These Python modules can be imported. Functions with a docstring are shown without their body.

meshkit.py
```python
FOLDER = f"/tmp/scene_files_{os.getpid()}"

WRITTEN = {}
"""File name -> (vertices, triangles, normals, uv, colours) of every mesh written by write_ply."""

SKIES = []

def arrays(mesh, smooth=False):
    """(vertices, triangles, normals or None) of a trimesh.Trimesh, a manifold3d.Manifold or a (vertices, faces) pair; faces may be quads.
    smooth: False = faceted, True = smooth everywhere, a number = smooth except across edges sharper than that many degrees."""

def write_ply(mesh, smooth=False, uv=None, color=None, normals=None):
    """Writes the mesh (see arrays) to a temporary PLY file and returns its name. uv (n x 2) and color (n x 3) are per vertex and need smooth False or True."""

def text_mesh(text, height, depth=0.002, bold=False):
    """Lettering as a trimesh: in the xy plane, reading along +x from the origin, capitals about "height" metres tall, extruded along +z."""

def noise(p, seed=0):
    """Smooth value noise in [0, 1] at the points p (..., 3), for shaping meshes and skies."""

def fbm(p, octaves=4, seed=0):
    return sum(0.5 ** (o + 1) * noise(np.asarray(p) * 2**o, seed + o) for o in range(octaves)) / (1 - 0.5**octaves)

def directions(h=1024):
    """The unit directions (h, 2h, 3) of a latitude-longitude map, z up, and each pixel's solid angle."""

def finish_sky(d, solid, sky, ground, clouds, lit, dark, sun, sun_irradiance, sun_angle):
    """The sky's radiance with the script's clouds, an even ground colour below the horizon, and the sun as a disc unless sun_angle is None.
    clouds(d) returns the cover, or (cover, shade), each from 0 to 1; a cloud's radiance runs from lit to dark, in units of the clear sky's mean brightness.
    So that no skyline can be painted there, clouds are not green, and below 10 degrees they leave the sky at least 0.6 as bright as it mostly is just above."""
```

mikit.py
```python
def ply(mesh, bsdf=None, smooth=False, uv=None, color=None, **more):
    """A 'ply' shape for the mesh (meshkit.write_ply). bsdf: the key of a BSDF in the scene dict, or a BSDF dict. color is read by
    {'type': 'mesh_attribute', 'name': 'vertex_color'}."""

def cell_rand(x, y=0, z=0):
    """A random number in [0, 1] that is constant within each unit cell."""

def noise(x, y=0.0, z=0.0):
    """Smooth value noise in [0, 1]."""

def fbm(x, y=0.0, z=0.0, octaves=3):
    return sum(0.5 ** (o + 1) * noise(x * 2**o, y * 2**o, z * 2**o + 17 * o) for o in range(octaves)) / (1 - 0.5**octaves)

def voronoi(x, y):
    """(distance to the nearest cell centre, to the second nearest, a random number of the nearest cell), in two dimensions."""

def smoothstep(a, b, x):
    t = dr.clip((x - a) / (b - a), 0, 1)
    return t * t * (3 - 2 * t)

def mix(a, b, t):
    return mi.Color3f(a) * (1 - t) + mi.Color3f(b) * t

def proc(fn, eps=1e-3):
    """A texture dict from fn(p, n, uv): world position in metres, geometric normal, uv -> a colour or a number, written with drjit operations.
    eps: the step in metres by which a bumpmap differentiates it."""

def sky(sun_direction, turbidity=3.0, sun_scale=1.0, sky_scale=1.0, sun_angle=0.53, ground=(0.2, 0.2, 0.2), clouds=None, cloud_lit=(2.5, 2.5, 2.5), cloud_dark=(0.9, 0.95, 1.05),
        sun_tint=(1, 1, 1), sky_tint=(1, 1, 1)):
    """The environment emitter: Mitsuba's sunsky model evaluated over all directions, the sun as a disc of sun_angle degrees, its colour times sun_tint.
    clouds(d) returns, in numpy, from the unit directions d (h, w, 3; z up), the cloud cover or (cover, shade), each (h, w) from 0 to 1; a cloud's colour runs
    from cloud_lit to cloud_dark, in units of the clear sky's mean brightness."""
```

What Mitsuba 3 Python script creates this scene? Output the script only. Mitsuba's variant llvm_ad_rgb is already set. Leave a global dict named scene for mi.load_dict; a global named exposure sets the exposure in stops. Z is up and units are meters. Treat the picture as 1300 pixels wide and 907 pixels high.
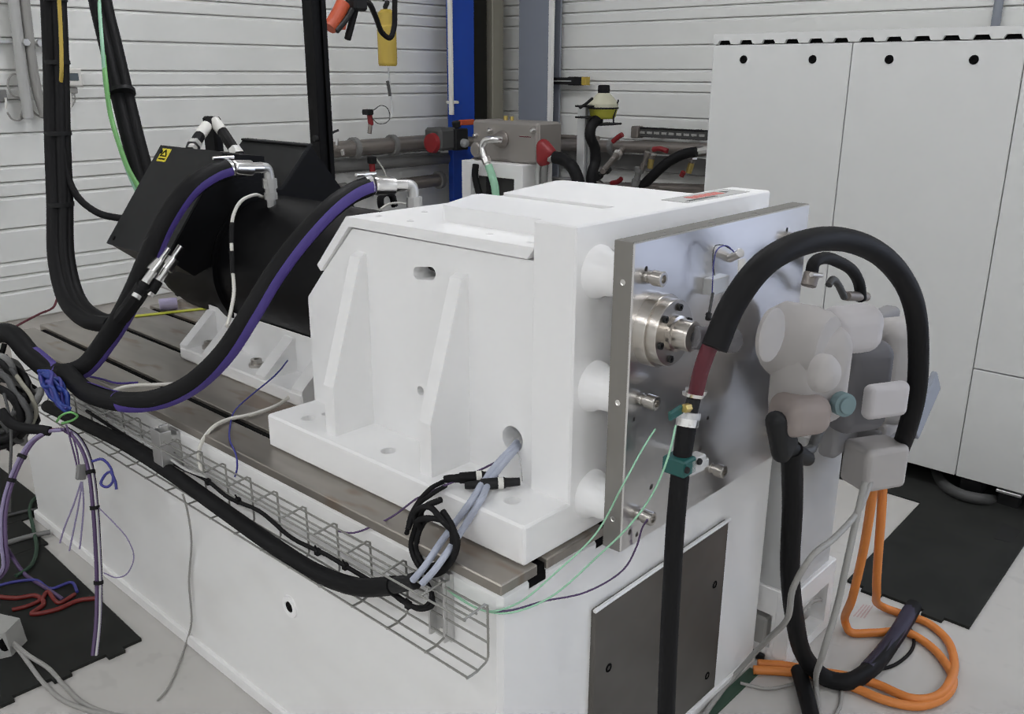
import math, random
import numpy as np, trimesh, mitsuba as mi, drjit as dr, mikit, meshkit
import manifold3d as m3
from shapely.geometry import Polygon, Point, box as sbox
from shapely import affinity
from mikit import fbm, noise, mix, smoothstep
T = mi.ScalarTransform4f
rng = random.Random(7)

# ------------------------------------------------------------------ camera, light, exposure
exposure = 1.0
FL = -0.886                      # floor level; the top of the test bed is z = 0
CEIL = 3.5
scene, labels = {}, {}
scene['camera'] = {'type': 'perspective', 'fov': 59.47, 'fov_axis': 'x', 'near_clip': 0.05, 'far_clip': 60.0,
    'to_world': T().look_at(origin=[-1.2524, -1.1768, 1.0642], target=[-0.5494, -0.5328, 0.7634], up=[0.219, 0.207, 0.954])}
scene['sky'] = mikit.sky([0.4, -0.5, 0.75], turbidity=4, sun_angle=None, sun_scale=0.0, sky_scale=7.5, ground=(0.5, 0.5, 0.5), sky_tint=(0.86, 0.92, 1.18),
    clouds=lambda d: np.full(d.shape[:2], 0.8), cloud_lit=(0.9, 0.95, 1.08), cloud_dark=(0.8, 0.85, 0.95))
LAMPS = [  # ceiling luminaires: x, y, length along x, length along y, radiance
    (-3.3, -3.0, 0.4, 2.4, (9.83, 9.91, 10.18)), (-3.3, 0.3, 0.4, 2.4, (7.33, 7.39, 7.58)), (-3.0, 2.7, 0.4, 1.4, (8.32, 8.38, 8.61)),
    (1.9, -3.4, 0.4, 2.4, (5.64, 5.69, 5.84)), (1.9, 0.0, 0.4, 2.4, (3.56, 3.59, 3.69)), (1.4, 2.2, 0.4, 1.4, (8.91, 8.98, 9.22)), (-0.8, -3.8, 0.4, 2.4, (4.03, 4.06, 4.17))]

# ------------------------------------------------------------------ materials
def mat(name, col, rough=0.5, metal=0.0, spec=0.5, coat=0.0, bump=None, **more):
    d = {'type': 'principled', 'base_color': col if isinstance(col, dict) else {'type': 'rgb', 'value': list(col)},
         'roughness': rough, 'metallic': metal, **more}
    if not metal: d['specular'] = spec
    if coat: d.update(clearcoat=coat, clearcoat_gloss=0.9)
    if bump is not None:
        d = {'type': 'bumpmap', 'tex': bump[0], 'scale': bump[1], 'bsdf': d}
    scene[name] = {'type': 'twosided', 'bsdf': d}
mat('m_white', (0.74, 0.74, 0.735), 0.33, spec=0.5, bump=(mikit.proc(lambda p, n, uv: fbm(p.x * 45, p.y * 45, p.z * 45), 2e-3), 0.0006))
mat('m_bed', mikit.proc(lambda p, n, uv: mix((0.69, 0.69, 0.68), (0.65, 0.645, 0.63), smoothstep(0.5, 0.9, fbm(p.x * 3, p.y * 3, p.z * 5)))), 0.36)
mat('m_cabinet', (0.58, 0.585, 0.575), 0.5, bump=(mikit.proc(lambda p, n, uv: noise(p.x * 400, p.y * 400, p.z * 400)), 0.0001))
mat('m_wall', mikit.proc(lambda p, n, uv: mix((0.72, 0.725, 0.70), (0.68, 0.685, 0.665), fbm(p.x * 2, p.y * 2, p.z * 6))), 0.42)
mat('m_plinth', mikit.proc(lambda p, n, uv: mix((0.55, 0.52, 0.48), (0.42, 0.40, 0.37), fbm(p.x * 7, p.y * 7, p.z * 7))), 0.8)
mat('m_ceiling', (0.8, 0.8, 0.8), 0.8)
mat('m_farwall', (0.75, 0.75, 0.74), 0.7)
def floor_col(p, n, uv):
    a = mix((0.50, 0.485, 0.46), (0.42, 0.41, 0.39), fbm(p.x * 2.2, p.y * 2.2, 0, octaves=4))
    return mix(a, (0.22, 0.21, 0.20), 0.12 * smoothstep(0.70, 0.80, fbm(p.x * 14, p.y * 11, 3)))
mat('m_floor', mikit.proc(floor_col), 0.38, spec=0.4)
def steel_worn(p, n, uv):
    a = mix((0.42, 0.385, 0.34), (0.22, 0.205, 0.185), fbm(p.x * 11, p.y * 2.0, 0, octaves=4))
    return mix(a, (0.20, 0.12, 0.07), 0.5 * smoothstep(0.60, 0.80, fbm(p.x * 16, p.y * 5, 5)))
mat('m_bedsteel', mikit.proc(steel_worn), 0.36, metal=0.75)
mat('m_steel', mikit.proc(lambda p, n, uv: mix((0.72, 0.71, 0.70), (0.62, 0.61, 0.60), fbm(p.x * 6, p.y * 6, p.z * 20))), 0.24, metal=1.0)
mat('m_steeldark', mikit.proc(lambda p, n, uv: mix((0.15, 0.142, 0.13), (0.11, 0.103, 0.092), fbm(p.x * 9, p.y * 6, p.z * 9, octaves=4))), 0.42, metal=0.7)
mat('m_chrome', (0.82, 0.81, 0.79), 0.16, metal=1.0)
mat('m_pipe', (0.25, 0.225, 0.205), 0.42, metal=0.7)
mat('m_galv', (0.55, 0.55, 0.54), 0.42, metal=0.85)
mat('m_wire', (0.30, 0.30, 0.28), 0.4, metal=0.7)
mat('m_alu', (0.55, 0.56, 0.56), 0.4, metal=0.6)
mat('m_stainless', (0.30, 0.28, 0.26), 0.45, metal=0.5)
mat('m_rubber', (0.009, 0.009, 0.0095), 0.55, spec=0.13)
mat('m_blackpaint', (0.003, 0.003, 0.0035), 0.42, spec=0.14)
mat('m_blackmetal', (0.014, 0.0145, 0.015), 0.48, spec=0.2)
mat('m_blackhole', (0.004, 0.004, 0.004), 0.9, spec=0.1)
mat('m_mat', mikit.proc(lambda p, n, uv: mix((0.024, 0.025, 0.023), (0.015, 0.016, 0.015), fbm(p.x * 8, p.y * 8, 0))), 0.75, spec=0.15)
mat('m_purple', (0.058, 0.036, 0.20), 0.55)
mat('m_violet', (0.075, 0.045, 0.11), 0.5)
mat('m_darkpurple', (0.014, 0.010, 0.030), 0.5)
mat('m_lilac', (0.20, 0.17, 0.28), 0.5)
mat('m_paleviolet', (0.38, 0.34, 0.50), 0.5)
mat('m_blue', (0.012, 0.055, 0.34), 0.45, spec=0.3)
mat('m_bluecable', (0.035, 0.035, 0.20), 0.5)
mat('m_bluegrey', (0.22, 0.24, 0.28), 0.5)
mat('m_beige', (0.26, 0.25, 0.20), 0.6)
mat('m_darkpost', (0.012, 0.012, 0.009), 0.6, spec=0.2)
mat('m_orange', (0.55, 0.18, 0.035), 0.45)
mat('m_red', (0.21, 0.012, 0.015), 0.45)
mat('m_bluewrap', (0.012, 0.032, 0.20), 0.45)
mat('m_shadedred', (0.15, 0.015, 0.012), 0.5)  # copy of the red, darkened to paint in the shade on the mat
mat('m_bolt', (0.48, 0.46, 0.43), 0.24, metal=1.0)
mat('m_edgereflection', (0.29, 0.28, 0.26), 0.38, metal=0.9)  # plate edges: dark reflection of the surroundings painted into the base colour
mat('m_coupling', (0.52, 0.49, 0.45), 0.26, metal=1.0)
mat('m_pedgrey', (0.44, 0.445, 0.44), 0.45)
mat('m_maroon', (0.10, 0.015, 0.025), 0.5)
mat('m_orangered', (0.42, 0.065, 0.02), 0.45)
mat('m_yellow', (0.42, 0.30, 0.05), 0.45)
mat('m_labelyellow', (0.60, 0.50, 0.03), 0.5)
mat('m_lime', (0.42, 0.42, 0.03), 0.5)
mat('m_limebottle', (0.30, 0.29, 0.03), 0.35)
mat('m_ivory', (0.42, 0.41, 0.31), 0.4)
mat('m_green', (0.16, 0.40, 0.13), 0.5)
mat('m_mint', (0.28, 0.52, 0.36), 0.5)
mat('m_teal', (0.010, 0.075, 0.068), 0.5)
mat('m_darkgreen', (0.02, 0.05, 0.03), 0.6)
mat('m_greycable', (0.27, 0.265, 0.25), 0.5)
mat('m_lightcable', (0.55, 0.54, 0.49), 0.5)
mat('m_bluegreycable', (0.36, 0.39, 0.47), 0.45)
mat('m_darkgrey', (0.055, 0.056, 0.055), 0.55)
mat('m_midgrey', (0.16, 0.16, 0.155), 0.55)
mat('m_boxgrey', (0.30, 0.30, 0.285), 0.55)
mat('m_tag', (0.62, 0.61, 0.57), 0.5)
mat('m_brass', (0.55, 0.42, 0.14), 0.35, metal=0.8)
mat('m_dutgrey', (0.34, 0.325, 0.315), 0.65)
mat('m_dutlight', (0.42, 0.405, 0.41), 0.65)
mat('m_dutdark', (0.11, 0.108, 0.115), 0.65)
mat('m_dutmid', (0.20, 0.197, 0.20), 0.65)
mat('m_dutbrown', (0.24, 0.205, 0.19), 0.65)
mat('m_dutteal', (0.13, 0.19, 0.20), 0.65)
mat('m_screen', (0.07, 0.09, 0.10), 0.3)
mat('m_floorpink', (0.42, 0.30, 0.29), 0.5)
mat('m_plate', (0.40, 0.40, 0.39), 0.5)
mat('m_redprint', (0.50, 0.13, 0.11), 0.5)

# ------------------------------------------------------------------ mesh helpers
def bx(x0, x1, y0, y1, z0, z1, b=0.003):
    x0, x1 = min(x0, x1), max(x0, x1); y0, y1 = min(y0, y1), max(y0, y1); z0, z1 = min(z0, z1), max(z0, z1)
    b = min(b, (x1 - x0) * .45, (y1 - y0) * .45, (z1 - z0) * .45)
    if b <= 0: return trimesh.creation.box(bounds=[[x0, y0, z0], [x1, y1, z1]])
    pts = []
    for sx in (0, 1):
        for sy in (0, 1):
            for sz in (0, 1):
                c = np.array([(x0, x1)[sx], (y0, y1)[sy], (z0, z1)[sz]]); s = np.array([1 - 2 * sx, 1 - 2 * sy, 1 - 2 * sz]) * b
                for k in range(3):
                    q = s.copy(); q[k] = 0; pts.append(c + q)
    return trimesh.convex.convex_hull(np.array(pts))
def frame(d):
    d = np.asarray(d, float); d = d / np.linalg.norm(d)
    a = np.cross(d, [0, 0, 1.0] if abs(d[2]) < .9 else [1.0, 0, 0]); a /= np.linalg.norm(a)
    return d, a, np.cross(d, a)
def lathe(o, d, prof, n=24):
    """profile [(distance along d, radius)...] turned about the axis through o"""
    d, a, b = frame(d); o = np.asarray(o, float)
    ang = np.arange(n) * 2 * math.pi / n
    ring = np.cos(ang)[:, None] * a + np.sin(ang)[:, None] * b
    v = [o + d * t + ring * max(r, 1e-5) for t, r in prof]
    V = np.vstack(v + [[o + d * prof[0][0]], [o + d * prof[-1][0]]]); F = []
    k = len(prof)
    for i in range(k - 1):
        for j in range(n):
            p, q, r, s = i * n + j, i * n + (j + 1) % n, (i + 1) * n + (j + 1) % n, (i + 1) * n + j
            F += [[p, q, r], [p, r, s]]
    for j in range(n):
        F += [[k * n, (j + 1) % n, j], [k * n + 1, (k - 1) * n + j, (k - 1) * n + (j + 1) % n]]
    me = trimesh.Trimesh(V, F, process=False)
    if me.volume < 0: me.invert()
    return me
def cyl(p, q, r, r2=None, n=16):
    p, q = np.asarray(p, float), np.asarray(q, float); L = np.linalg.norm(q - p); r2 = r if r2 is None else r2
    c = min(r, r2, L) * .12
    return lathe(p, q - p, [(0, r - c), (c, r), (L - c, r2), (L, r2 - c)], n)
def smoothpath(pts, per=8):
    p = np.asarray(pts, float)
    if len(p) == 2: return np.linspace(p[0], p[1], 3)
    p = np.vstack([2 * p[0] - p[1], p, 2 * p[-1] - p[-2]]); out = []
    for i in range(1, len(p) - 2):
        p0, p1, p2, p3 = p[i - 1:i + 3]
        t0, d1, d2, d3 = 0, *(max(np.linalg.norm(b - a), 1e-6) ** .5 for a, b in ((p0, p1), (p1, p2), (p2, p3)))
        t1, t2, t3 = d1, d1 + d2, d1 + d2 + d3
        for t in np.linspace(t1, t2, per, endpoint=False):
            A1 = (t1 - t) / (t1 - t0) * p0 + (t - t0) / (t1 - t0) * p1
            A2 = (t2 - t) / (t2 - t1) * p1 + (t - t1) / (t2 - t1) * p2
            A3 = (t3 - t) / (t3 - t2) * p2 + (t - t2) / (t3 - t2) * p3
            B1 = (t2 - t) / (t2 - t0) * A1 + (t - t0) / (t2 - t0) * A2
            B2 = (t3 - t) / (t3 - t1) * A2 + (t - t1) / (t3 - t1) * A3
            out.append((t2 - t) / (t2 - t1) * B1 + (t - t1) / (t2 - t1) * B2)
    out.append(p[-2])
    return np.array(out)
def tube(pts, r, n=10, per=8, smooth=True):
    c = smoothpath(pts, per) if smooth else np.asarray(pts, float)
    t = np.gradient(c, axis=0); t /= np.linalg.norm(t, axis=1, keepdims=True) + 1e-12
    _, a, _b = frame(t[0]); V = []
    ang = np.arange(n) * 2 * math.pi / n
    for i in range(len(c)):
        a = a - t[i] * (a @ t[i]); a /= np.linalg.norm(a); b = np.cross(t[i], a)
        V.append(c[i] + r * (np.cos(ang)[:, None] * a + np.sin(ang)[:, None] * b))
    k = len(c); V = np.vstack(V + [[c[0]], [c[-1]]]); F = []
    for i in range(k - 1):
        for j in range(n):
            p, q, s, u = i * n + j, i * n + (j + 1) % n, (i + 1) * n + (j + 1) % n, (i + 1) * n + j
            F += [[p, q, s], [p, s, u]]
    for j in range(n):
        F += [[k * n, (j + 1) % n, j], [k * n + 1, (k - 1) * n + j, (k - 1) * n + (j + 1) % n]]
    return trimesh.Trimesh(V, F, process=False)
def prism(pts, axis, a, b, holes=()):
    """polygon extruded along an axis from a to b; 'x': pts are (y, z); 'y': (x, z); 'z': (x, y)"""
    g = pts if isinstance(pts, Polygon) else Polygon(pts, holes)
    me = trimesh.creation.extrude_polygon(g, 1.0, engine='earcut'); v = me.vertices; u = a + (b - a) * v[:, 2]
    me.vertices = {'x': np.stack([u, v[:, 0], v[:, 1]], 1), 'y': np.stack([v[:, 0], u, v[:, 1]], 1), 'z': np.stack([v[:, 0], v[:, 1], u], 1)}[axis]
    if me.volume < 0: me.invert()
    return me
def cat(*ms): return trimesh.util.concatenate(list(ms))
def man(me):
    me = me.copy(); me.merge_vertices()
    return m3.Manifold(m3.Mesh(np.asarray(me.vertices, np.float32), np.asarray(me.faces, np.uint32)))
def cut(me, *tools):
    r = man(me)
    for t in tools: r = r - man(t)
    o = r.to_mesh(); return trimesh.Trimesh(o.vert_properties[:, :3], o.tri_verts, process=False)
def obox(c, ax, ay, sx, sy, sz, b=0.002):
    """box of full sizes sx, sy, sz about c with its x axis along ax and y axis near ay"""
    X = np.asarray(ax, float); X = X / np.linalg.norm(X); Z = np.cross(X, ay); Z = Z / np.linalg.norm(Z); Y = np.cross(Z, X)
    me = bx(-sx / 2, sx / 2, -sy / 2, sy / 2, -sz / 2, sz / 2, b)
    me.vertices = np.asarray(c) + me.vertices @ np.stack([X, Y, Z]); return me
def blob(spheres, refine=0.012, it=12):
    """hull chain of spheres [(centre, radius)...] smoothed into one casting-like lump"""
    ms = []
    for grp in spheres:
        ms.append(m3.Manifold.batch_hull([m3.Manifold.sphere(r, 20).translate(list(c)) for c, r in grp]))
    r = m3.Manifold.batch_boolean(ms, m3.OpType.Add).refine_to_length(refine); o = r.to_mesh()
    me = trimesh.Trimesh(o.vert_properties[:, :3], o.tri_verts)
    trimesh.smoothing.filter_taubin(me, iterations=it); return me
# ------------------------------------------------------------------ naming helpers
used = set()
def numbered(k):
    if k not in used: used.add(k); return k
    i = 1
    while f'{k}_{i:03d}' in used: i += 1
    used.add(f'{k}_{i:03d}'); return f'{k}_{i:03d}'
def thing(name, label, category, group=None, kind=None):
    k = numbered(name); labels[k] = {'label': label}
    if kind: labels[k]['kind'] = kind
    if category: labels[k]['category'] = category
    if group: labels[k]['group'] = group
    return k
def part(parent, name, mesh, m, label=None, smooth=35):
    k = numbered(parent + '__' + name); scene[k] = mikit.ply(mesh, m, smooth=smooth)
    if label: labels[k] = {'label': label}
    return k
def solo(name, label, category, mesh, m, group=None, smooth=35):
    k = thing(name, label, category, group); scene[k] = mikit.ply(mesh, m, smooth=smooth); return k
def struct(name, mesh, m, label, smooth=False):
    k = numbered(name); scene[k] = mikit.ply(mesh, m, smooth=smooth); labels[k] = {'label': label, 'kind': 'structure'}; return k
def cable(name, label, pts, r, m, category='cable', group=None, n=8, per=8):
    return solo(name, label, category, tube(pts, r, n, per), m, group, smooth=60)

# ------------------------------------------------------------------ the hall
WX0, WX1, WY0, WY1 = -5.0, 4.1, -5.5, 3.89
GY0, GY1, GZ = -5.0, -1.6, 2.4      # unseen open gate added in the right wall for bluish daylight on the plate
struct('floor', bx(WX0 - .2, WX1 + .2, WY0 - .2, WY1 + .2, FL - .2, FL, 0), 'm_floor', 'light grey painted concrete floor, slightly glossy')
struct('ceiling', bx(WX0 - .2, WX1 + .2, WY0 - .2, WY1 + .2, CEIL, CEIL + .2, 0), 'm_ceiling', 'plain hall ceiling')
struct('wall_front', bx(WX0, WX1 + .2, WY0 - .2, WY0, FL, CEIL, 0), 'm_farwall', 'plain hall wall at the near end')
struct('wall_left', bx(WX0 - .2, WX0, WY0, WY1, FL, CEIL, 0), 'm_farwall', 'plain hall wall')
PB = -.198
zs = [PB, -.042, .038, .112, .285, .449, .522, .603, .765, .930, .995, 1.073, 1.228, 1.385, 1.46, 1.535, 1.70, 1.86, 1.93, 2.0, 2.16, 2.32, 2.40, 2.47, 2.63, 2.8, 2.87, 2.95, 3.11, 3.28, 3.5]
def strip(z0, z1, proud=0.0):
    # cross-section (offset from the wall plane towards the room, height): a ledge on top, a small groove at the joint
    return [(.05, z0 + .003), (-.004, z0 + .003), (-.012, z0 + .007), (-.012, z1 - .016), (.003, z1 - .001), (.05, z1 - .001)]
wb = struct('wall_back', bx(WX0, WX1 + .2, WY1 + .03, WY1 + .2, FL, CEIL, 0), 'm_wall', 'back wall of long grey horizontal metal cladding panels')
wr = struct('wall_right', cat(bx(WX1 + .03, WX1 + .2, GY1, WY1, FL, CEIL, 0), bx(WX1 + .03, WX1 + .2, WY0, GY0, FL, CEIL, 0), bx(WX1 + .03, WX1 + .2, GY0, GY1, GZ, CEIL, 0)), 'm_wall', 'side wall of long grey horizontal metal cladding panels behind the cabinet')
for a, b in zip(zs[:-1], zs[1:]):
    part(wb, 'panel', prism([(WY1 + o, z) for o, z in strip(a, b)], 'x', WX0, WX1), 'm_wall', smooth=False)
    part(wr, 'panel', prism([(WX1 + o, z + .025) for o, z in strip(a, b)], 'y', GY1, WY1), 'm_wall', smooth=False)
part(wb, 'plinth', bx(WX0, WX1, WY1 + .005, WY1 + .1, FL, PB, .004), 'm_plinth', 'pale concrete plinth under the panels')
part(wr, 'plinth', bx(WX1 + .005, WX1 + .1, GY1, WY1, FL, PB + .025, .004), 'm_plinth', 'pale concrete plinth under the panels')
struct('trim_1', bx(3.80, 3.92, 3.66, 3.885, FL, CEIL, .006), 'm_beige', 'beige corner post where the two clad walls meet')
for i, (x, y, lx, ly, rad) in enumerate(LAMPS):
    k = thing('ceiling_lamp', 'long fluorescent ceiling lamp ' + ('over the near left hall corner', 'over the floor left of the bed', 'over the far left hall corner', 'over the near right hall corner by the added gate', 'over the aisle before the cabinet', 'over the pipework behind the housing', 'over the near end of the hall')[i], 'lamp', 'fluorescent lamps on the hall ceiling')
    z = CEIL - .35
    part(k, 'housing', bx(x - lx / 2 - .03, x + lx / 2 + .03, y - ly / 2 - .03, y + ly / 2 + .03, z + .005, z + .09, .01), 'm_cabinet')
    kk = numbered(k + '__diffuser')
    me = trimesh.Trimesh([[x - lx / 2, y - ly / 2, z], [x + lx / 2, y - ly / 2, z], [x + lx / 2, y + ly / 2, z], [x - lx / 2, y + ly / 2, z]], [[0, 2, 1], [0, 3, 2]])
    scene[kk] = mikit.ply(me, 'm_tag', emitter={'type': 'area', 'radiance': {'type': 'rgb', 'value': list(rad)}})
    for s in (-1, 1): part(k, 'suspension_rod', cyl((x, y + s * ly * .4, z + .08), (x, y + s * ly * .4, CEIL + .01), .008), 'm_galv')

# steel columns in the corner
def hbeam(cx, cy, w, d, t, z0, z1, along='y'):
    if along == 'y':   # web along y, flanges facing -y and +y
        return cat(bx(cx - w / 2, cx + w / 2, cy - d / 2, cy - d / 2 + t, z0, z1, .002), bx(cx - w / 2, cx + w / 2, cy + d / 2 - t, cy + d / 2, z0, z1, .002), bx(cx - t / 2, cx + t / 2, cy - d / 2 + t, cy + d / 2 - t, z0, z1, 0))
    return cat(bx(cx - d / 2, cx - d / 2 + t, cy - w / 2, cy + w / 2, z0, z1, .002), bx(cx + d / 2 - t, cx + d / 2, cy - w / 2, cy + w / 2, z0, z1, .002), bx(cx - d / 2 + t, cx + d / 2 - t, cy - t / 2, cy + t / 2, z0, z1, 0))
solo('steel_column', 'royal blue painted steel column in the far corner', 'column', cat(bx(3.325, 3.548, 3.60, 3.614, FL, CEIL, .003), bx(3.535, 3.548, 3.614, 3.76, FL, CEIL, 0), bx(3.43, 3.444, 3.614, 3.76, FL, CEIL, 0)), 'm_blue')
solo('steel_column', 'dark brown steel column just right of the blue column', 'column', bx(3.562, 3.72, 3.64, 3.76, FL, CEIL, .004), 'm_darkpost')
k = thing('steel_column', 'blue-grey steel column standing against the wall left of the coolant bottle', 'column')
part(k, 'beam', hbeam(3.97, 3.345, .29, .14, .016, FL, CEIL, 'x'), 'm_bluegrey')
part(k, 'edge_strip', bx(3.895, 3.925, 3.17, 3.205, FL, CEIL, .003), 'm_wall')
k = thing('conduit_pipe', 'slim white vertical conduit beside the blue column', 'pipe')
part(k, 'tube', cyl((3.275, 3.56, .79), (3.275, 3.56, CEIL), .018), 'm_tag')
part(k, 'clip', bx(3.265, 3.335, 3.545, 3.605, .865, .885, .002), 'm_tag')
solo('conduit_pipe', 'thin grey vertical conduit on the wall above the cabinet', 'pipe', cyl((4.06, .32, .5), (4.06, .32, CEIL), .022), 'm_bluegrey')
k = thing('wall_bracket', 'short black arm with a yellow end cap on the right wall', 'bracket')
part(k, 'arm', bx(3.98, 4.02, (3.98,3.231,0.992)[1], (3.98,2.961,0.995)[1], .995, 1.045, .003), 'm_blackmetal')
part(k, 'rail', bx(3.97, 3.99, (3.98,3.216,0.992)[1], (3.98,3.054,0.994)[1], 1.015, 1.025, .002), 'm_alu')
part(k, 'end_cap', bx(3.975, 4.025, (3.98,2.961,0.995)[1], (3.98,2.918,0.995)[1], .993, 1.05, .003), 'm_yellow')
part(k, 'mount', bx(4.02, 4.095, 3.02, 3.12, .99, 1.05, .003), 'm_blackmetal')

# ------------------------------------------------------------------ test bed
BW, BL = 1.292, 2.91
k = thing('test_bed', 'long white machine bed with slotted steel top and dark steel end panel', 'machine bed')
SL = [.135, .385, .635, .885, 1.135]
body = bx(0, BW, .002, BL - .02, FL + .012, -.0285, .012)
body = cut(body, *[bx(s - .04, s + .02, -.1, BL + .1, -.056, .1, 0) for s in SL], lathe((0.02, .85, -.432), (-1, 0, 0), [(0, .016), (.1, .016)]))
part(k, 'body', body, 'm_bed', smooth=25)
part(k, 'floor_strip', cat(bx(-.012, .02, 0.0, BL, FL, FL + .05, .006), bx(0, BW, -.006, .03, FL, FL + .035, .005)), 'm_bed', 'low skirting along the foot of the bed')
e = [0] + SL + [BW]
for i in range(6):
    part(k, 'top_plate', bx(e[i] + (.016 if i else -.004), e[i + 1] - (.016 if i < 5 else -.004), -.004, BL + (0, .03, 0, .02, 0, 0)[i], -.028, 0, .003), 'm_bedsteel', smooth=False)
for q in SL: part(k, 'slot_shade', cat(bx(q - .0155, q + .0155, .004, BL - .025, -.055, -.012, 0), bx(q - .039, q + .019, .003, BL - .025, -.0555, -.031, 0)), 'm_blackhole', smooth=False)  # black fill paints the shade inside the slots
part(k, 'end_panel', bx(.336, .998, -.012, .01, FL + .06, (0.33,0,-0.225)[2], .003), 'm_steeldark', 'dark bare steel panel let into the end face', smooth=False)
for x, z in ((.402, -.427), (.941, -.421), (.402, -.75), (.941, -.75)):
    part(k, 'panel_screw', lathe((x, -.0115, z), (0, -1, 0), [(0, .013), (.002, .012), (.002, .007), (0.0005, .007)]), 'm_blackhole')
part(k, 'lifting_bush', lathe((.001, .85, -.432), (-1, 0, 0), [(0, .037), (.006, .034), (.007, .019), (.004, .017)]), 'm_white', 'raised ring around the round hole in the long side')
part(k, 'bush_bore', lathe((0, .85, -.432), (-1, 0, 0), [(0, .0165), (.0045, .0165)]), 'm_blackhole', 'dark bore of the ring')
part(k, 'weld_seam', tube([(.33, -.013, (0.33,0,-0.225)[2] + .004), (.66, -.013, (0.33,0,-0.225)[2] + .005), (1.0, -.013, (0.33,0,-0.225)[2] + .004)], .006, 6), 'm_bed')
solo('foot_stain', 'thin dark green strip for the dark mark at the front right foot of the bed', 'stain', prism([(.93, FL), (1.24, FL), (1.24, FL + .004), (.93, FL + .008)], 'y', -.05, -.012), 'm_darkgreen')  # thin flat solid standing for a dark stain on the floor

# ------------------------------------------------------------------ white bearing head on the bed
k = thing('bearing_housing', 'large white cast bearing housing with tapered ribs standing on the bed', 'machine housing')
HX0, HX1 = .255, 1.105
base = bx(.086, 1.275, .0093, 1.033, .0005, .1016, .006)
bolt_holes = [(.155, .545), (.155, .2), (.16, .905), (.2, .99), (1.2, .545), (1.2, .2), (1.2, .9)]
base = cut(base, *[cyl((x, y, .075), (x, y, .2), .021, n=24) for x, y in ((.155, .56), (.165, .12), (.15, .915))], cyl((.205, .905, .08), (.205, .905, .2), .013))
part(k, 'base', base, 'm_white', smooth=25)
corp = prism([(.12, .09), (1.03, .09), (1.03, .428), (.938, .524), (.798, .6595), (.12, .6615)], 'x', HX0, HX1)
from shapely.geometry import LineString
slotp = LineString([(.484, .581), (.535, .574)]).buffer(.017)
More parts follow.
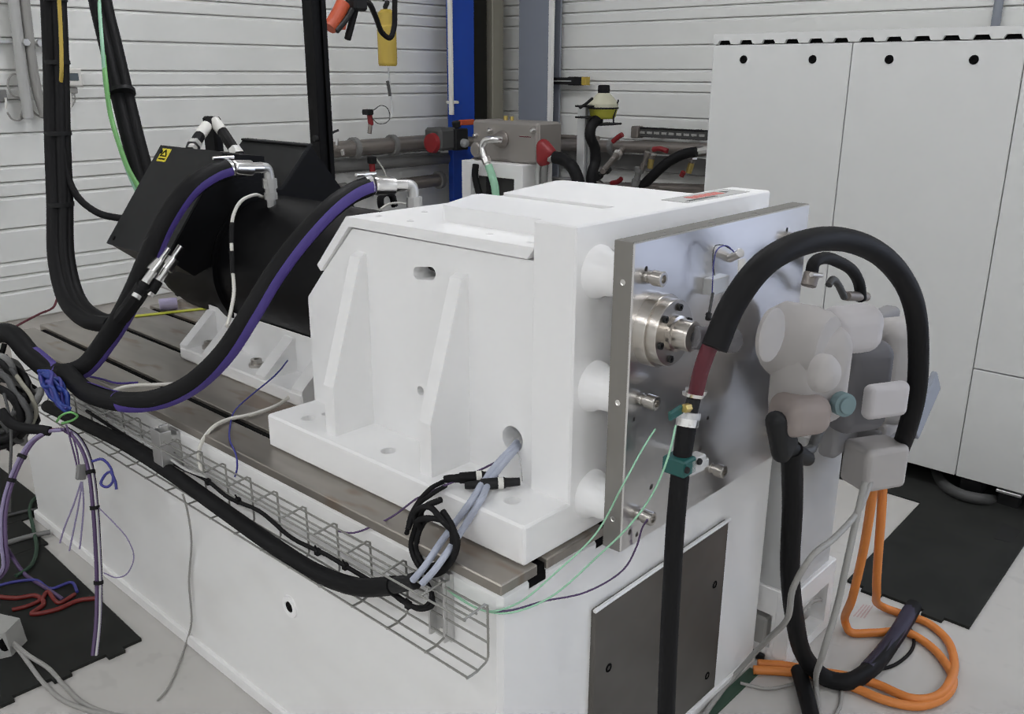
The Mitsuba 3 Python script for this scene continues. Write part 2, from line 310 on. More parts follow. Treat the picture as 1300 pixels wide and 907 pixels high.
corp = cut(corp, prism(slotp, 'x', HX0 - .1, HX0 + .10), lathe((HX0 - .05, .201, .208), (1, 0, 0), [(0, .034), (.25, .034)]), lathe((HX0 - .05, .537, .252), (1, 0, 0), [(0, .013), (.12, .013)]))
part(k, 'body', corp, 'm_white', smooth=25)
part(k, 'slot_pin', cyl((HX0 + .06, .47, .570), (HX0 + .06, .55, .585), .012), 'm_darkgrey', 'dark pin inside the oval slot')
for x0, x1, s in ((HX0, .12, 1), (HX1, 1.24, -1)):
    for y0, y1, top in ((.350, .392, .592), (.742, .786, .592)):
        pr = [(x0 + .03 * s, .09), (x1, .09), (x1, .243), (x0 - .022 * s, top - .002), (x0 + .03 * s, top + .02)]
        part(k, 'rib', prism(pr, 'y', y0, y1), 'm_white', smooth=False)
cov = [(.15, .6655), (.128, .694), (.812, .692), (.960, .537), (.944, .521), (.803, .6655)]
part(k, 'cover', prism(cov, 'x', HX0 - .010, HX1 + .010), 'm_white', smooth=False)
fl = bx(.244, 1.117, .0093, .1326, .06, .7555, .004)
part(k, 'flange', fl, 'm_white', smooth=25)
def pad(x0, x1, yend, z):
    pts = [(x0, .125), (x1, .125), (x1, yend), (x1 - .03, yend + .005), (x0 + .01, yend - .085), (x0, yend - .10)]
    return prism(pts, 'z', .69, z)
part(k, 'top_pad', pad(.372, .615, .655, .735), 'm_white', smooth=False)
part(k, 'top_pad', pad(.622, 1.0, .670, .742), 'm_white', smooth=False)
for x, y in ((.31, .62), (.31, .33), (.29, .18), (.31, .75), (.45, .72)):
    part(k, 'cover_bolt', lathe((x, y, .6935), (0, 0, 1), [(0, .010), (.002, .009), (.002, .005), (.0005, .005)]), 'm_white')
part(k, 'cover_bolt', lathe((.335, .145, .694), (0, 0, 1), [(0, .02), (.004, .019), (.004, .01), (.001, .01)]), 'm_plate')
npl = part(k, 'name_plate', bx(.725, 1.045, .035, .115, .755, .7575, .001), 'm_plate', 'grey maker plate with blurred red print')
part(npl, 'red_print', cat(*[bx(.80 + i * .033, .80 + i * .033 + .024, .062, .095, .7575, .7582, 0) for i in range(5)]), 'm_redprint')
part(npl, 'black_print', cat(bx(.745, .89, .045, .055, .7575, .758, 0), bx(.975, .99, .07, .09, .7575, .758, 0)), 'm_darkgrey')
BZ = (.645, .375, .10)
for x in (.325, 1.03):
    for z in BZ:
        part(k, 'standoff_boss', lathe((x, .012, z), (0, -1, 0), [(0, .062), (.012, .060), (.03, .050), (.084, .047)], 32), 'm_white')
# little white mounting foot of the motor
k = thing('motor_foot', 'low white ribbed mounting foot bolted to the slotted bed top under the black motor', 'mounting foot')
saddle = cyl((.68, 1.0, .355), (.68, 2.3, .355), .266, n=40)
part(k, 'base', bx(.332, .70, 1.22, 2.03, .0008, .048, .006), 'm_white', smooth=25)
part(k, 'upright', cut(bx(.47, .60, 1.22, 2.03, .04, .205, .004), saddle), 'm_white', smooth=25)
for y0, y1 in ((1.22, 1.28), (1.44, 1.50), (1.80, 1.86), (1.98, 2.03)):
    part(k, 'rib', prism([(.336, .04), (.336, .058), (.463, .172), (.48, .172), (.48, .04)], 'y', y0, y1), 'm_white', smooth=False)
for y in (1.60, 1.93):
    part(k, 'bolt', lathe((.405, y, .047), (0, 0, 1), [(0, .028), (.012, .028), (.013, .020), (.028, .020), (.028, .010), (.020, .010)], 18), 'm_bolt', 'steel bolt head')

# ------------------------------------------------------------------ steel adapter plate, bolts, coupling
k = thing('adapter_plate', 'thick upright brushed steel plate in front of the white housing', 'steel plate')
ap = bx(.272, 1.088, -.123, -.0705, .013, .733, .0025)
holes = [(.318, .672, .006), (.965, .678, .006), (.60, .17, .007), (.625, .245, .006), (.385, .14, .007), (.30, .335, .005), (.305, .053, .007), (.335, .035, .006), (.66, .44, .006)]
ap = cut(ap, *[cyl((x, -.2, z), (x, -.1, z), r, n=14) for x, z, r in holes], *[cyl((.2, -.097, z), (.29, -.097, z), .007, n=14) for z in (.646, .375, .09)], *[cyl((x, -.097, .70), (x, -.097, .8), .007, n=14) for x in (.42, .62, .83)])
part(k, 'plate', ap, 'm_steel', smooth=False)
part(k, 'edge_reflection', cut(bx(.2712, 1.0888, -.1195, -.0715, .0122, .7338, .001), bx(.2722, 1.0878, -.2, 0, .0132, .7328, 0), *[cyl((.2, -.097, z), (.29, -.097, z), .007, n=14) for z in (.646, .375, .09)], *[cyl((x, -.097, .70), (x, -.097, .8), .007, n=14) for x in (.42, .62, .83)]), 'm_edgereflection', 'edge faces of the plate with their dark reflection painted in', smooth=False)
for z in (.646, .375, .09): part(k, 'side_screw', lathe((.272, -.097, z), (-1, 0, 0), [(-.004, .0068), (-.002, .0068)]), 'm_chrome')
for x in (.42, .62, .83): part(k, 'top_screw', lathe((x, -.097, .733), (0, 0, 1), [(-.004, .0068), (-.002, .0068)]), 'm_chrome')
for x, z in ((.333, .652), (.333, .372), (.668, .093), (.345, .083), (.985, .655), (1.0, .09)):
    part(k, 'socket_bolt', lathe((x, -.122, z), (0, -1, 0), [(0, .015), (.003, .015), (.003, .0125), (.012, .0125), (.012, .017), (.035, .017), (.037, .015), (.037, .009), (.028, .009)], 20), 'm_bolt')
k = thing('shaft_coupling', 'round polished steel shaft coupling on the adapter plate', 'coupling')
o = (0.359,-0.2,0.532); ox, oz = o[0] , o[2]
part(k, 'disc', lathe((ox, -.121, oz), (0, -1, 0), [(0, .082), (.028, .082), (.031, .080), (.031, .074), (.052, .074), (.055, .072), (.055, .0)], 48), 'm_coupling')
part(k, 'hub', lathe((ox + .002, -.174, oz), (0, -1, 0), [(0, .040), (.012, .040), (.014, .034), (.046, .034), (.049, .032), (.049, .012), (.042, .012)], 32), 'm_coupling')
for i in range(6):
    a = i * math.pi / 3 + .3
    part(k, 'clamp_screw', lathe((ox + .057 * math.cos(a), -.176, oz + .057 * math.sin(a)), (0, -1, 0), [(0, .008), (.006, .008), (.006, .004), (.002, .004)], 12), 'm_blackmetal')
# sensor with white tag on the plate
k = thing('speed_sensor', 'small steel sensor with looped wires and a white tag on the steel plate', 'sensor')
part(k, 'barrel', cyl((0.673,-0.122,0.644), (0.645,-0.165,0.667), .011), 'm_chrome')
part(k, 'tag', prism([(0.627,-0.17,0.653),(0.657,-0.17,0.653),(0.675,-0.17,0.612),(0.67,-0.17,0.598),(0.634,-0.17,0.611)] and [(p[0], p[2]) for p in [(0.627,-0.17,0.653),(0.657,-0.17,0.653),(0.675,-0.17,0.612),(0.67,-0.17,0.598),(0.634,-0.17,0.611)]], 'y', -.172, -.169), 'm_tag', 'white paper tag')
part(k, 'block', bx((0.556,-0.13,0.602)[0], (0.63,-0.13,0.59)[0], -.150, -.122, (0.585,-0.13,0.575)[2], (0.58,-0.13,0.614)[2], .002), 'm_alu')
part(k, 'wire', tube([(0.623,-0.16,0.671),(0.584,-0.16,0.691),(0.543,-0.16,0.686),(0.533,-0.16,0.657),(0.534,-0.16,0.629),(0.536,-0.16,0.588)], .0014, 6), 'm_bluecable')
part(k, 'wire', tube([(0.625,-0.155,0.674),(0.571,-0.155,0.694),(0.54,-0.155,0.693),(0.537,-0.155,0.664),(0.55,-0.155,0.626)], .0014, 6), 'm_darkgrey')
part(k, 'rod', cyl((0.557,-0.15,0.583), (0.529,-0.16,0.537), .0035), 'm_darkgrey')
part(k, 'rod_tip', cyl((0.528,-0.16,0.541), (0.518,-0.165,0.529), .007), 'm_blackmetal')
part(k, 'lead', tube([(0.635,-0.165,0.61),(0.642,-0.165,0.59),(0.643,-0.165,0.559)], .003, 6), 'm_darkgrey')
part(k, 'lead', tube([(0.65,-0.13,0.602),(0.66,-0.13,0.562),(0.655,-0.13,0.518)], .002, 6), 'm_darkgrey')

# ------------------------------------------------------------------ black motor behind the housing
k = thing('electric_motor', 'large black electric motor with two slanted terminal boxes behind the white housing', 'motor')
MX, MZ, MR = .68, .355, .262
part(k, 'body', lathe((MX, 1.04, MZ), (0, 1, 0), [(0, .18), (.01, MR - .02), (.03, MR), (.80, MR), (.80, MR + .02), (.86, MR + .02), (.86, MR), (1.25, MR), (1.27, MR - .02)], 56), 'm_blackpaint')
part(k, 'end_bell', lathe((MX, 2.30, MZ), (0, 1, 0), [(0, MR - .01), (.06, MR - .01), (.10, .17), (.14, .15)], 40), 'm_blackmetal')
part(k, 'foot', bx(.61, .75, 1.25, 1.95, .0485, .12, .006), 'm_blackmetal')
YB0, YB1 = 1.85, 2.31
lb = part(k, 'terminal_box', prism([(.497, .785), (.235, .43), (.33, .355), (.50, .42), (.66, .60), (.66, .765)], 'y', YB0, YB1), 'm_blackpaint', smooth=False)
part(lb, 'cover', prism([(.492, .790), (.2275, .432), (.240, .424), (.503, .779)], 'y', YB0 + .004, YB1 + .01), 'm_blackmetal', smooth=False)
for t, y in ((.06, YB0 + .03), (.94, YB0 + .03), (.06, YB1 - .03), (.94, YB1 - .03)):
    part(lb, 'screw', lathe((.490 - .262 * t, y, .787 - .355 * t), (-.8, 0, .6), [(0, .009), (.005, .008)], 12), 'm_blackhole')
# warning label on the outer face
def onface(t, y, lift): return np.array([.492 - .2645 * t, y, .790 - .358 * t]) + lift * np.array([-.804, 0, .594])
def facequad(t0, t1, y0, y1, lift, th=.001):
    a, b = onface(t0, y0, lift), onface(t1, y1, lift); c = (a + b) / 2
    return obox(c, (-.594, 0, -.804), (0, 1, 0), .445 * abs(t1 - t0), abs(y1 - y0), th, 0)
wl = part(lb, 'warning_label', facequad(.03, .16, 2.215, 2.285, .001), 'm_labelyellow', 'yellow warning label with a black triangle symbol')
part(lb, 'label_symbol', cat(tube([onface(.045, 2.25, .0022), onface(.105, 2.228, .0022)], .0025, 6), tube([onface(.045, 2.25, .0022), onface(.105, 2.272, .0022)], .0025, 6), tube([onface(.105, 2.228, .0022), onface(.105, 2.272, .0022)], .0025, 6), facequad(.128, .142, 2.225, 2.275, .002)), 'm_blackhole')
rb = part(k, 'terminal_box', prism([(.868, .790), (.88, .785), (1.10, .50), (1.0, .36), (.85, .44), (.715, .62)], 'y', YB0, YB1), 'm_blackpaint', smooth=False)
part(rb, 'cover', prism([(.866, .800), (.878, .792), (.70, .595), (.690, .605)], 'y', YB0 - .0, YB1 + .01), 'm_blackmetal', smooth=False)
part(rb, 'edge_strip', bx(.85, .885, YB0, YB1 + .01, .790, .800, .003), 'm_blackmetal')
for y in (YB0 + .1, YB1 - .12): part(rb, 'screw', lathe((.80, y, .715), (-.74, 0, .67), [(0, .010), (.004, .009)], 12), 'm_blackhole')
part(k, 'gland', cyl((0.813,1.95,0.674), (0.834,1.95,0.654), .012), 'm_chrome', 'shiny cable gland')
part(k, 'gland', cyl((0.791,1.95,0.633), (0.808,1.95,0.613), .012), 'm_chrome', 'shiny cable gland')
part(k, 'fan_post', bx((0.805,2.5,0.879)[0], (0.847,2.5,0.877)[0], 2.45, 2.55, .5, (0.825,2.5,0.885)[2], .01), 'm_blackpaint')

# rods with fittings on top of the motor
def elbow_fitting(name, label, pts, r, m='m_chrome', ferr=None):
    pass
k = thing('hose_fitting', 'pair of short black and silver hoses crossing over the top of the motor', 'hose', None)
hA = [(0.568,2.2,0.788),(0.624,2.25,0.822),(0.687,2.3,0.858),(0.721,2.3,0.878)]
hB = [(0.721,2.3,0.878),(0.727,2.25,0.836),(0.696,2.15,0.799),(0.682,2.08,0.764),(0.679,2.05,0.738)]
part(k, 'tube', tube(hA, .022, 10), 'm_rubber'); part(k, 'tube', tube(hB, .022, 10), 'm_rubber')
part(k, 'sleeve', cyl(hA[1], hA[2], .0232), 'm_tag', 'pale sleeve'); part(k, 'sleeve', cyl(hB[0], hB[1], .0232), 'm_tag', 'pale sleeve')
part(k, 'fitting', lathe(hA[0], np.array(hA[0]) - hA[1], [(-.02, .028), (.01, .030), (.012, .02), (.04, .02)], 6), 'm_chrome')
part(k, 'fitting', lathe(hB[3], np.array(hB[4]) - hB[3], [(-.02, .026), (.02, .030), (.022, .02), (.06, .02), (.062, .028), (.09, .028)], 6), 'm_chrome')
part(k, 'manifold', bx(.52, .68, 2.08, 2.18, .70, .765, .01), 'm_pipe', 'brownish connection block')

# coolant hoses with purple stripe
def stripe(pts, r, m_key, k, off=(.40, -.80, -.05), w=.20):
    c = smoothpath(pts, 8); o = np.array(off); o = o / np.linalg.norm(o); t = np.gradient(c, axis=0); t /= np.linalg.norm(t, axis=1, keepdims=True)
    V, F = [], []; n = 7
    for i in range(len(c)):
        a = o - t[i] * (o @ t[i]); a /= np.linalg.norm(a); b = np.cross(t[i], a)
        for j in range(n):
            g = (j / (n - 1) - .5) * 2 * w * math.pi / 1.6
            V.append(c[i] + (r + .0012) * (math.cos(g) * a + math.sin(g) * b))
    for i in range(len(c) - 1):
        for j in range(n - 1):
            p = i * n + j; F += [[p, p + 1, p + n + 1], [p, p + n + 1, p + n]]
    part(k, 'stripe', trimesh.Trimesh(V, F, process=False), m_key, 'purple braid stripe', smooth=True)
def hose_end(k, p, q, r):
    """clamp, ferrule and grey elbow from the hose end p along to q, then down"""
    p, q = np.array(p), np.array(q); d = (q - p); L = np.linalg.norm(d); d = d / L
    part(k, 'clamp', lathe(p - d * .012, d, [(0, r + .006), (.022, r + .006)], 20), 'm_chrome')
    part(k, 'clamp_screw', cyl(p + np.array([-.05, 0, r + .012]), p + np.array([.03, 0, r + .012]), .006), 'm_chrome')
    part(k, 'ferrule', lathe(p + d * .02, d, [(0, r), (.01, r + .003), (L * .5, r), (L * .5, r * .72), (L * .8, r * .72)], 20), 'm_chrome')
    part(k, 'elbow', tube([p + d * L * .72, q - d * .015, q + np.array([0, 0, -.005]) + d * .012, q + d * .02 + np.array([0, 0, -.05])], r * .68, 14, 6), 'm_galv')
    e0 = q + d * .02 + np.array([0, 0, -.04])
    part(k, 'elbow_nut', lathe(e0, (0, 0, -1), [(0, r * .95), (.035, r * .95), (.036, r * .75), (.05, r * .75), (.051, r * .88), (.075, r * .88), (.076, r * .6), (.13, r * .55)], 8), 'm_galv')
h1 = [(-0.299,2.54,0.082),(-0.23,2.395,0.134),(-0.188,2.239,0.165),(-0.168,2.128,0.104),(-0.128,2.029,0.052),(-0.063,1.965,0.069),(0.012,1.914,0.167),(0.068,1.814,0.317),(0.114,1.739,0.463),(0.172,1.703,0.588),(0.254,1.689,0.684),(0.347,1.701,0.728),(0.419,1.708,0.744)]
k = thing('coolant_hose', 'thick black hose with purple stripe arching over the slanted motor box', 'hose')
part(k, 'tube', tube(h1, .036, 16), 'm_rubber', smooth=60); stripe(h1[3:], .036, 'm_purple', k)
hose_end(k, h1[-1], (0.569,1.712,0.739), .028)
h2 = [(-0.12,1.965,0.068),(-0.124,1.8,0.037),(-0.098,1.619,0.042),(-0.051,1.459,0.075),(0.001,1.324,0.142),(0.061,1.204,0.256),(0.127,1.154,0.37),(0.215,1.141,0.483),(0.318,1.136,0.581),(0.435,1.139,0.662),(0.536,1.156,0.7),(0.607,1.163,0.714)]
k = thing('coolant_hose', 'thick black hose with purple stripe sagging over the bed edge towards the housing top', 'hose')
part(k, 'tube', tube(h2, .033, 16), 'm_rubber', smooth=60); stripe(h2[1:], .033, 'm_purple', k, off=(.18, -.85, .10), w=.27)
hose_end(k, h2[-1], (0.735,1.116,0.712), .028)
k = thing('hose_loop', 'small black cable loop by the grey elbow behind the housing', 'cable')
part(k, 'loop', tube([(0.727,1.25,0.624),(0.725,1.25,0.656),(0.747,1.25,0.673),(0.774,1.25,0.663),(0.787,1.25,0.623)], .012, 8), 'm_rubber')
part(k, 'lead', tube([(0.682,1.2,0.628),(0.714,1.2,0.641),(0.759,1.2,0.642),(0.794,1.2,0.636)], .004, 6), 'm_lightcable')
k = thing('cable_plug', 'two slim silver-striped black plugs hanging at the lower front of the motor', 'plug')
for dx in (0, 10):
    a, b = (0.116,1.7,0.441), (0.062,1.7,0.38)
    a = np.array(a) + [dx * .0045, 0, 0]; b = np.array(b) + [dx * .0045, 0, 0]
    part(k, 'plug', lathe(a, b - a, [(-.08, .010), (-.03, .010), (-.03, .021), (.015, .023), (.016, .015), (.12, .015)], 12), 'm_chrome')
    part(k, 'sleeve', cyl(a + (b - a) * .75, b + (b - a) * .3, .018), 'm_rubber')
part(k, 'tube', tube([(0.074,1.7,0.389),(0.059,1.75,0.335),(0.038,1.8,0.28),(0.084,2.003,0.193)], .028, 10), 'm_rubber')
sp = smoothpath([(0.577,1.75,0.63),(0.48,1.65,0.654),(0.395,1.6,0.642),(0.352,1.58,0.6),(0.322,1.55,0.54),(0.286,1.5,0.445),(0.255,1.45,0.377),(0.209,1.4,0.328),(0.162,1.35,0.294)])
k = thing('signal_cable', 'white sensor cable with a black sleeve rising in an arch before the motor', 'cable')
part(k, 'tube', tube(sp, .0062, 8, 1, False), 'm_lightcable', smooth=60)
part(k, 'sleeve', tube(sp[27:35], .0085, 10, 1, False), 'm_rubber', 'black sleeve', smooth=60)
part(k, 'sleeve', tube(sp[36:43], .0085, 10, 1, False), 'm_rubber', 'black sleeve', smooth=60)

# black upright profile behind the motor
k = thing('upright_post', 'tall black extruded aluminium post behind the motor', 'post')
q = (1.482,2.62,0.966); cx = q[0]
part(k, 'profile', cat(bx(cx - .042, cx - .015, 2.58, 2.66, -.005, CEIL - .4, .003), bx(cx + .015, cx + .042, 2.58, 2.66, -.005, CEIL - .4, .003), bx(cx - .02, cx + .02, 2.595, 2.645, -.005, CEIL - .4, 0)), 'm_blackpaint', smooth=False)
part(k, 'knob', cyl((cx - .06, 2.6, (1.42,2.6,0.759)[2]), (cx - .03, 2.6, (1.42,2.6,0.759)[2]), .016), 'm_blackmetal')
part(k, 'knob', tube([(cx + .04, 2.6, (1.501,2.6,0.779)[2]), (cx + .09, 2.6, (1.526,2.6,0.793)[2])], .006, 6), 'm_blackmetal')

# ------------------------------------------------------------------ hanging cable bundles at the left
v1 = [(0.394,2.86,1.525),(0.356,2.816,1.343),(0.299,2.735,1.1),(0.232,2.65,0.83),(0.165,2.553,0.564),(0.102,2.452,0.366),(0.065,2.305,0.23),(0.062,2.133,0.188),(0.085,1.987,0.196)]
k = thing('cable_bundle', 'black bundle of hoses hanging straight down at the far left and looping to the motor', 'cable bundle')
w1 = np.array(v1)
part(k, 'hose', tube(w1 + [-.018, .008, 0], .030, 12), 'm_rubber', smooth=60); part(k, 'hose', tube(w1 + [.024, -.008, .006], .024, 12), 'm_rubber', smooth=60)
part(k, 'hose', tube(w1 + [.002, -.024, .0], .020, 12), 'm_rubber', smooth=60)
for a in (1, 2, 3, 4): part(k, 'strap', lathe(w1[a] + [.003, 0, .01], (.0, 0, -1), [(0, .050), (.016, .050)], 18), 'm_blackmetal')
part(k, 'yellow_wire', tube([(0.377,2.766,1.516),(0.34,2.723,1.338),(0.317,2.693,1.219),(0.285,2.658,1.07),(0.283,2.699,0.986)], .008, 8), 'm_yellow', 'yellow-brown wire in the bundle')
part(k, 'branch', tube([(0.225,2.6,0.772),(0.214,2.563,0.667),(0.225,2.514,0.587),(0.265,2.444,0.531),(0.314,2.382,0.513),(0.359,2.33,0.507)], .014, 10), 'm_rubber', 'branch bending right to the motor', smooth=60)
v2 = [(0.69,3.15,1.574),(0.663,3.085,1.373),(0.641,2.985,1.172),(0.613,2.868,0.956),(0.588,2.757,0.76),(0.575,2.658,0.582),(0.581,2.617,0.51)]
k = thing('cable_bundle', 'thick black cable bundle slanting down behind the motor box', 'cable bundle')
w2 = np.array(v2)
part(k, 'hose', tube(w2 + [-.018, 0, 0], .030, 12), 'm_rubber', smooth=60); part(k, 'hose', tube(w2 + [.022, -.006, 0], .030, 12), 'm_rubber', smooth=60)
part(k, 'strap', lathe(w2[3] + [0, 0, .03], w2[4] - w2[3], [(0, .058), (.016, .058)], 18), 'm_blackmetal')
part(k, 'green_wire', tube([(0.608,2.989,1.171),(0.54,2.846,1.039),(0.521,2.8,0.893),(0.513,2.74,0.781),(0.517,2.683,0.668),(0.531,2.631,0.588),(0.534,2.606,0.543)], .010, 8), 'm_green', 'bright green earth wire alongside')
part(k, 'green_wire', tube([(0.699,3.141,1.509),(0.637,3.036,1.337),(0.57,2.905,1.169),(0.542,2.86,1.006),(0.525,2.795,0.861),(0.516,2.73,0.732),(0.522,2.661,0.6),(0.533,2.62,0.535)], .008, 8), 'm_mint')

# things on the back wall, left
k = thing('cable_duct', 'two beige-grey curved pipes running down the back wall behind the black bundle', 'pipe')
part(k, 'tube', tube([(0.58,3.82,1.545),(0.569,3.82,1.402),(0.563,3.82,1.22),(0.556,3.82,1.052),(0.556,3.82,0.926),(0.555,3.82,0.842)], .026, 12), 'm_plate', smooth=60)
part(k, 'tube', tube([(0.631,3.82,1.55),(0.621,3.82,1.405),(0.615,3.82,1.221),(0.613,3.82,1.052),(0.618,3.82,0.956),(0.636,3.82,0.847)], .024, 12), 'm_greycable', smooth=60)
k = thing('pipe_rail', 'short horizontal bar with bolts holding the curved pipes to the wall', 'bracket')
part(k, 'bar', bx((0.452,3.85,1.206)[0], (0.711,3.85,1.202)[0], 3.835, 3.878, (0.56,3.85,1.198)[2], (0.562,3.85,1.216)[2], .003), 'm_galv')
part(k, 'bolt', lathe((0.587,3.8,1.205), (0, -1, 0), [(0, .02), (.02, .018)], 6), 'm_galv')
part(k, 'bolt', lathe((0.654,3.8,1.203), (0, -1, 0), [(0, .02), (.02, .018)], 6), 'm_galv')
k = thing('wall_display', 'small white wall box with a grey display and plugs below', 'sensor box')
part(k, 'case', bx((0.744,3.8,1.052)[0], (0.844,3.8,1.053)[0], 3.80, 3.875, (0.779,3.8,0.994)[2], (0.792,3.8,1.084)[2], .006), 'm_tag')
part(k, 'screen', bx((0.752,3.8,1.052)[0], (0.824,3.8,1.053)[0], 3.796, 3.81, (0.784,3.8,1.023)[2], (0.789,3.8,1.06)[2], .002), 'm_screen')
part(k, 'plug', bx((0.765,3.82,0.974)[0], (0.821,3.82,0.974)[0], 3.82, 3.86, (0.783,3.82,0.958)[2], (0.787,3.82,0.99)[2], .004), 'm_greycable')
part(k, 'lead', tube([(0.775,3.82,0.962),(0.778,3.82,0.923),(0.768,3.82,0.883),(0.744,3.82,0.852)], .006, 6), 'm_tag')
part(k, 'lead', tube([(0.799,3.82,0.962),(0.798,3.82,0.922),(0.754,3.82,0.868),(0.733,3.82,0.836)], .004, 6), 'm_greycable')
k = thing('cable_loops', 'loops of thin grey cable hanging on the back wall at the far left', 'cable')
part(k, 'strand', tube([(0.524,3.84,0.842),(0.551,3.84,0.918),(0.558,3.84,1.014),(0.534,3.84,1.055),(0.503,3.84,1.04),(0.488,3.84,0.995),(0.504,3.84,0.954),(0.543,3.84,0.938),(0.582,3.84,0.926)], .005, 6), 'm_greycable')
part(k, 'strand', tube([(0.469,3.85,0.87),(0.486,3.85,0.839),(0.519,3.85,0.83),(0.553,3.85,0.86),(0.576,3.85,0.906)], .005, 6), 'm_greycable')
part(k, 'strand', tube([(0.581,3.85,0.918),(0.59,3.85,0.875),(0.62,3.85,0.847),(0.665,3.85,0.833)], .006, 6), 'm_greycable')
k = thing('wall_socket', 'small dark cable end box on the wall at the left photo edge', 'socket')
part(k, 'body', bx((0.403,3.84,0.959)[0], (0.475,3.84,0.958)[0], 3.83, 3.88, (0.44,3.84,0.92)[2], (0.45,3.84,0.981)[2], .004), 'm_midgrey')
part(k, 'stub', tube([(0.462,3.82,0.943),(0.461,3.82,0.913),(0.454,3.82,0.89)], .006, 6), 'm_tag')
cable('wall_wire', 'thin dark and pink wire lying against the wall foot at the far left', [(0.556,3.8,-0.093),(0.522,3.78,-0.135),(0.418,3.7,-0.14),(0.284,3.6,-0.15),(0.213,3.5,-0.141)], .006, 'm_maroon', 'wire')

# ------------------------------------------------------------------ hanging pendant and tool near the top
k = thing('hoist_pendant', 'yellow cylindrical pendant hanging from black chain before the back wall', 'pendant')
yy = 3.3
c = (2.494,3.3,1.278); zt, zb = (2.495,3.3,1.435)[2], (2.485,3.3,1.11)[2]
part(k, 'body', lathe((c[0], yy, zb), (0, 0, 1), [(0, .052), (.012, .058), (.02, .058), (zt - zb - .10, .058), (zt - zb - .09, .050), (zt - zb - .02, .050), (zt - zb, .030)], 24), 'm_yellow')
for i in range(14): part(k, 'chain_link', lathe((c[0] - .012 - .004 * (i % 2), yy, zt + i * .05), (.3, .4 if i % 2 else -.4, 1), [(0, .006), (.008, .015), (.045, .015), (.055, .006)], 8), 'm_blackmetal')
part(k, 'cord', tube([(2.497,3.3,1.1),(2.501,3.3,1.036),(2.509,3.3,0.942),(2.517,3.3,0.838),(2.502,3.3,0.801)], .006, 6), 'm_alu')
part(k, 'cord_weight', tube([(2.487,3.3,1.022),(2.495,3.3,0.98),(2.502,3.3,0.933)], .010, 6), 'm_darkgrey')
k = thing('air_tool', 'orange and black hand tool hanging on a looped black cord by the black post', 'tool')
part(k, 'handle', tube([(1.757,2.75,1.405),(1.725,2.75,1.359),(1.682,2.75,1.305),(1.661,2.75,1.282)], .036, 14), 'm_orangered', 'orange-red handle', smooth=60)
part(k, 'trigger', tube([(1.787,2.72,1.376),(1.749,2.72,1.329),(1.707,2.72,1.29),(1.681,2.72,1.267)], .014, 10), 'm_blackmetal')
part(k, 'guard', prism([(p[0], p[2]) for p in [(1.702,2.74,1.283),(1.746,2.74,1.277),(1.765,2.74,1.33),(1.746,2.74,1.345)]], 'y', 2.73, 2.76), 'm_orangered')
part(k, 'body', bx((1.791,2.75,1.392)[0], (1.878,2.75,1.397)[0], 2.70, 2.79, (1.825,2.75,1.371)[2], (1.829,2.75,1.439)[2], .012), 'm_blackmetal')
part(k, 'grip', cyl((1.837,2.75,1.395), (1.771,2.75,1.232), .018), 'm_rubber')
part(k, 'cord', tube([(1.869,2.75,1.419),(1.96,2.8,1.419),(2.086,2.9,1.358),(2.215,3,1.28),(2.266,3,1.26),(2.297,3,1.312),(2.308,3,1.422),(2.319,3,1.669),(2.33,3,2.028)], .015, 10), 'm_rubber', smooth=60)

# ------------------------------------------------------------------ pipework along the walls
def pipe(name, label, p, q, r, m='m_pipe', flanges=()):
    k = thing(name, label, 'pipe'); p, q = np.array(p), np.array(q)
    part(k, 'tube', cyl(p, q, r, n=20), m)
    for t in flanges:
        c = p + (q - p) * t; part(k, 'collar', lathe(c, q - p, [(-.018, r + .018), (.018, r + .018)], 20), 'm_midgrey')
    return k
pipe('header_pipe', 'steel header pipe along the back wall, upper one', (1.87,3.72,0.586), (3.439,3.72,0.601), .052, flanges=(.42, .63))
pipe('header_pipe', 'lower steel header pipe along the back wall', (2.197,3.72,0.307), (3.329,3.72,0.324), .045, flanges=(.2, .97))
pipe('header_pipe', 'dark narrow pipe running behind the upper header pipe of the back wall', (1.9,3.78,0.494), (3.576,3.78,0.464), .040, 'm_midgrey')
pipe('header_pipe', 'steel header pipe along the right wall behind the coolant bottle', (3.95,3.28,0.57), (3.95,1.851,0.61), .042, flanges=(.45,))
pipe('header_pipe', 'thin pipe just above the header pipe of the right wall', (4.02,3.341,0.621), (4.02,2.822,0.629), .018)
pipe('header_pipe', 'lower steel pipe along the right wall near the cabinet', (3.95,3.274,0.263), (3.95,1.83,0.352), .04, flanges=(.6,))
pipe('header_pipe', 'pale thin pipe between the two header pipes of the right wall', (3.98,3.301,0.318), (3.98,2.923,0.33), .014, 'm_galv')
solo('grey_band', 'dark grey band under the right wall header pipe', 'wall_band', bx(4.03, 4.095, (4.03,1.892,0.528)[1], (4.03,3.346,0.434)[1], (4.03,2.544,0.426)[2], (4.03,2.549,0.535)[2], .004), 'm_midgrey')  # plain grey band along the wall below the pipe
solo('grey_band', 'grey band under the back wall header pipe', 'wall_band', bx((2.395,3.83,0.456)[0], (3.418,3.83,0.384)[0], 3.83, 3.885, (2.959,3.83,0.422)[2], (2.964,3.83,0.515)[2], .004), 'm_midgrey')
k = thing('cable_ladder', 'dark perforated cable rail above the right wall header pipe', 'cable rail')
ya, yb = (3.98,1.922,0.694)[1], (3.98,2.443,0.681)[1]; za, zb_ = (3.98,2.201,0.661)[2], (3.98,2.205,0.722)[2]
part(k, 'rail', bx(3.97, 4.0, ya, yb, za, zb_, .004), 'm_darkgrey')
part(k, 'lip', bx(3.96, 4.0, ya, yb, zb_ - .004, zb_ + .004, .002), 'm_blackmetal')
part(k, 'end_fitting', bx(3.94, 4.02, yb - .01, yb + .05, za - .01, zb_ + .01, .008), 'm_pipe')
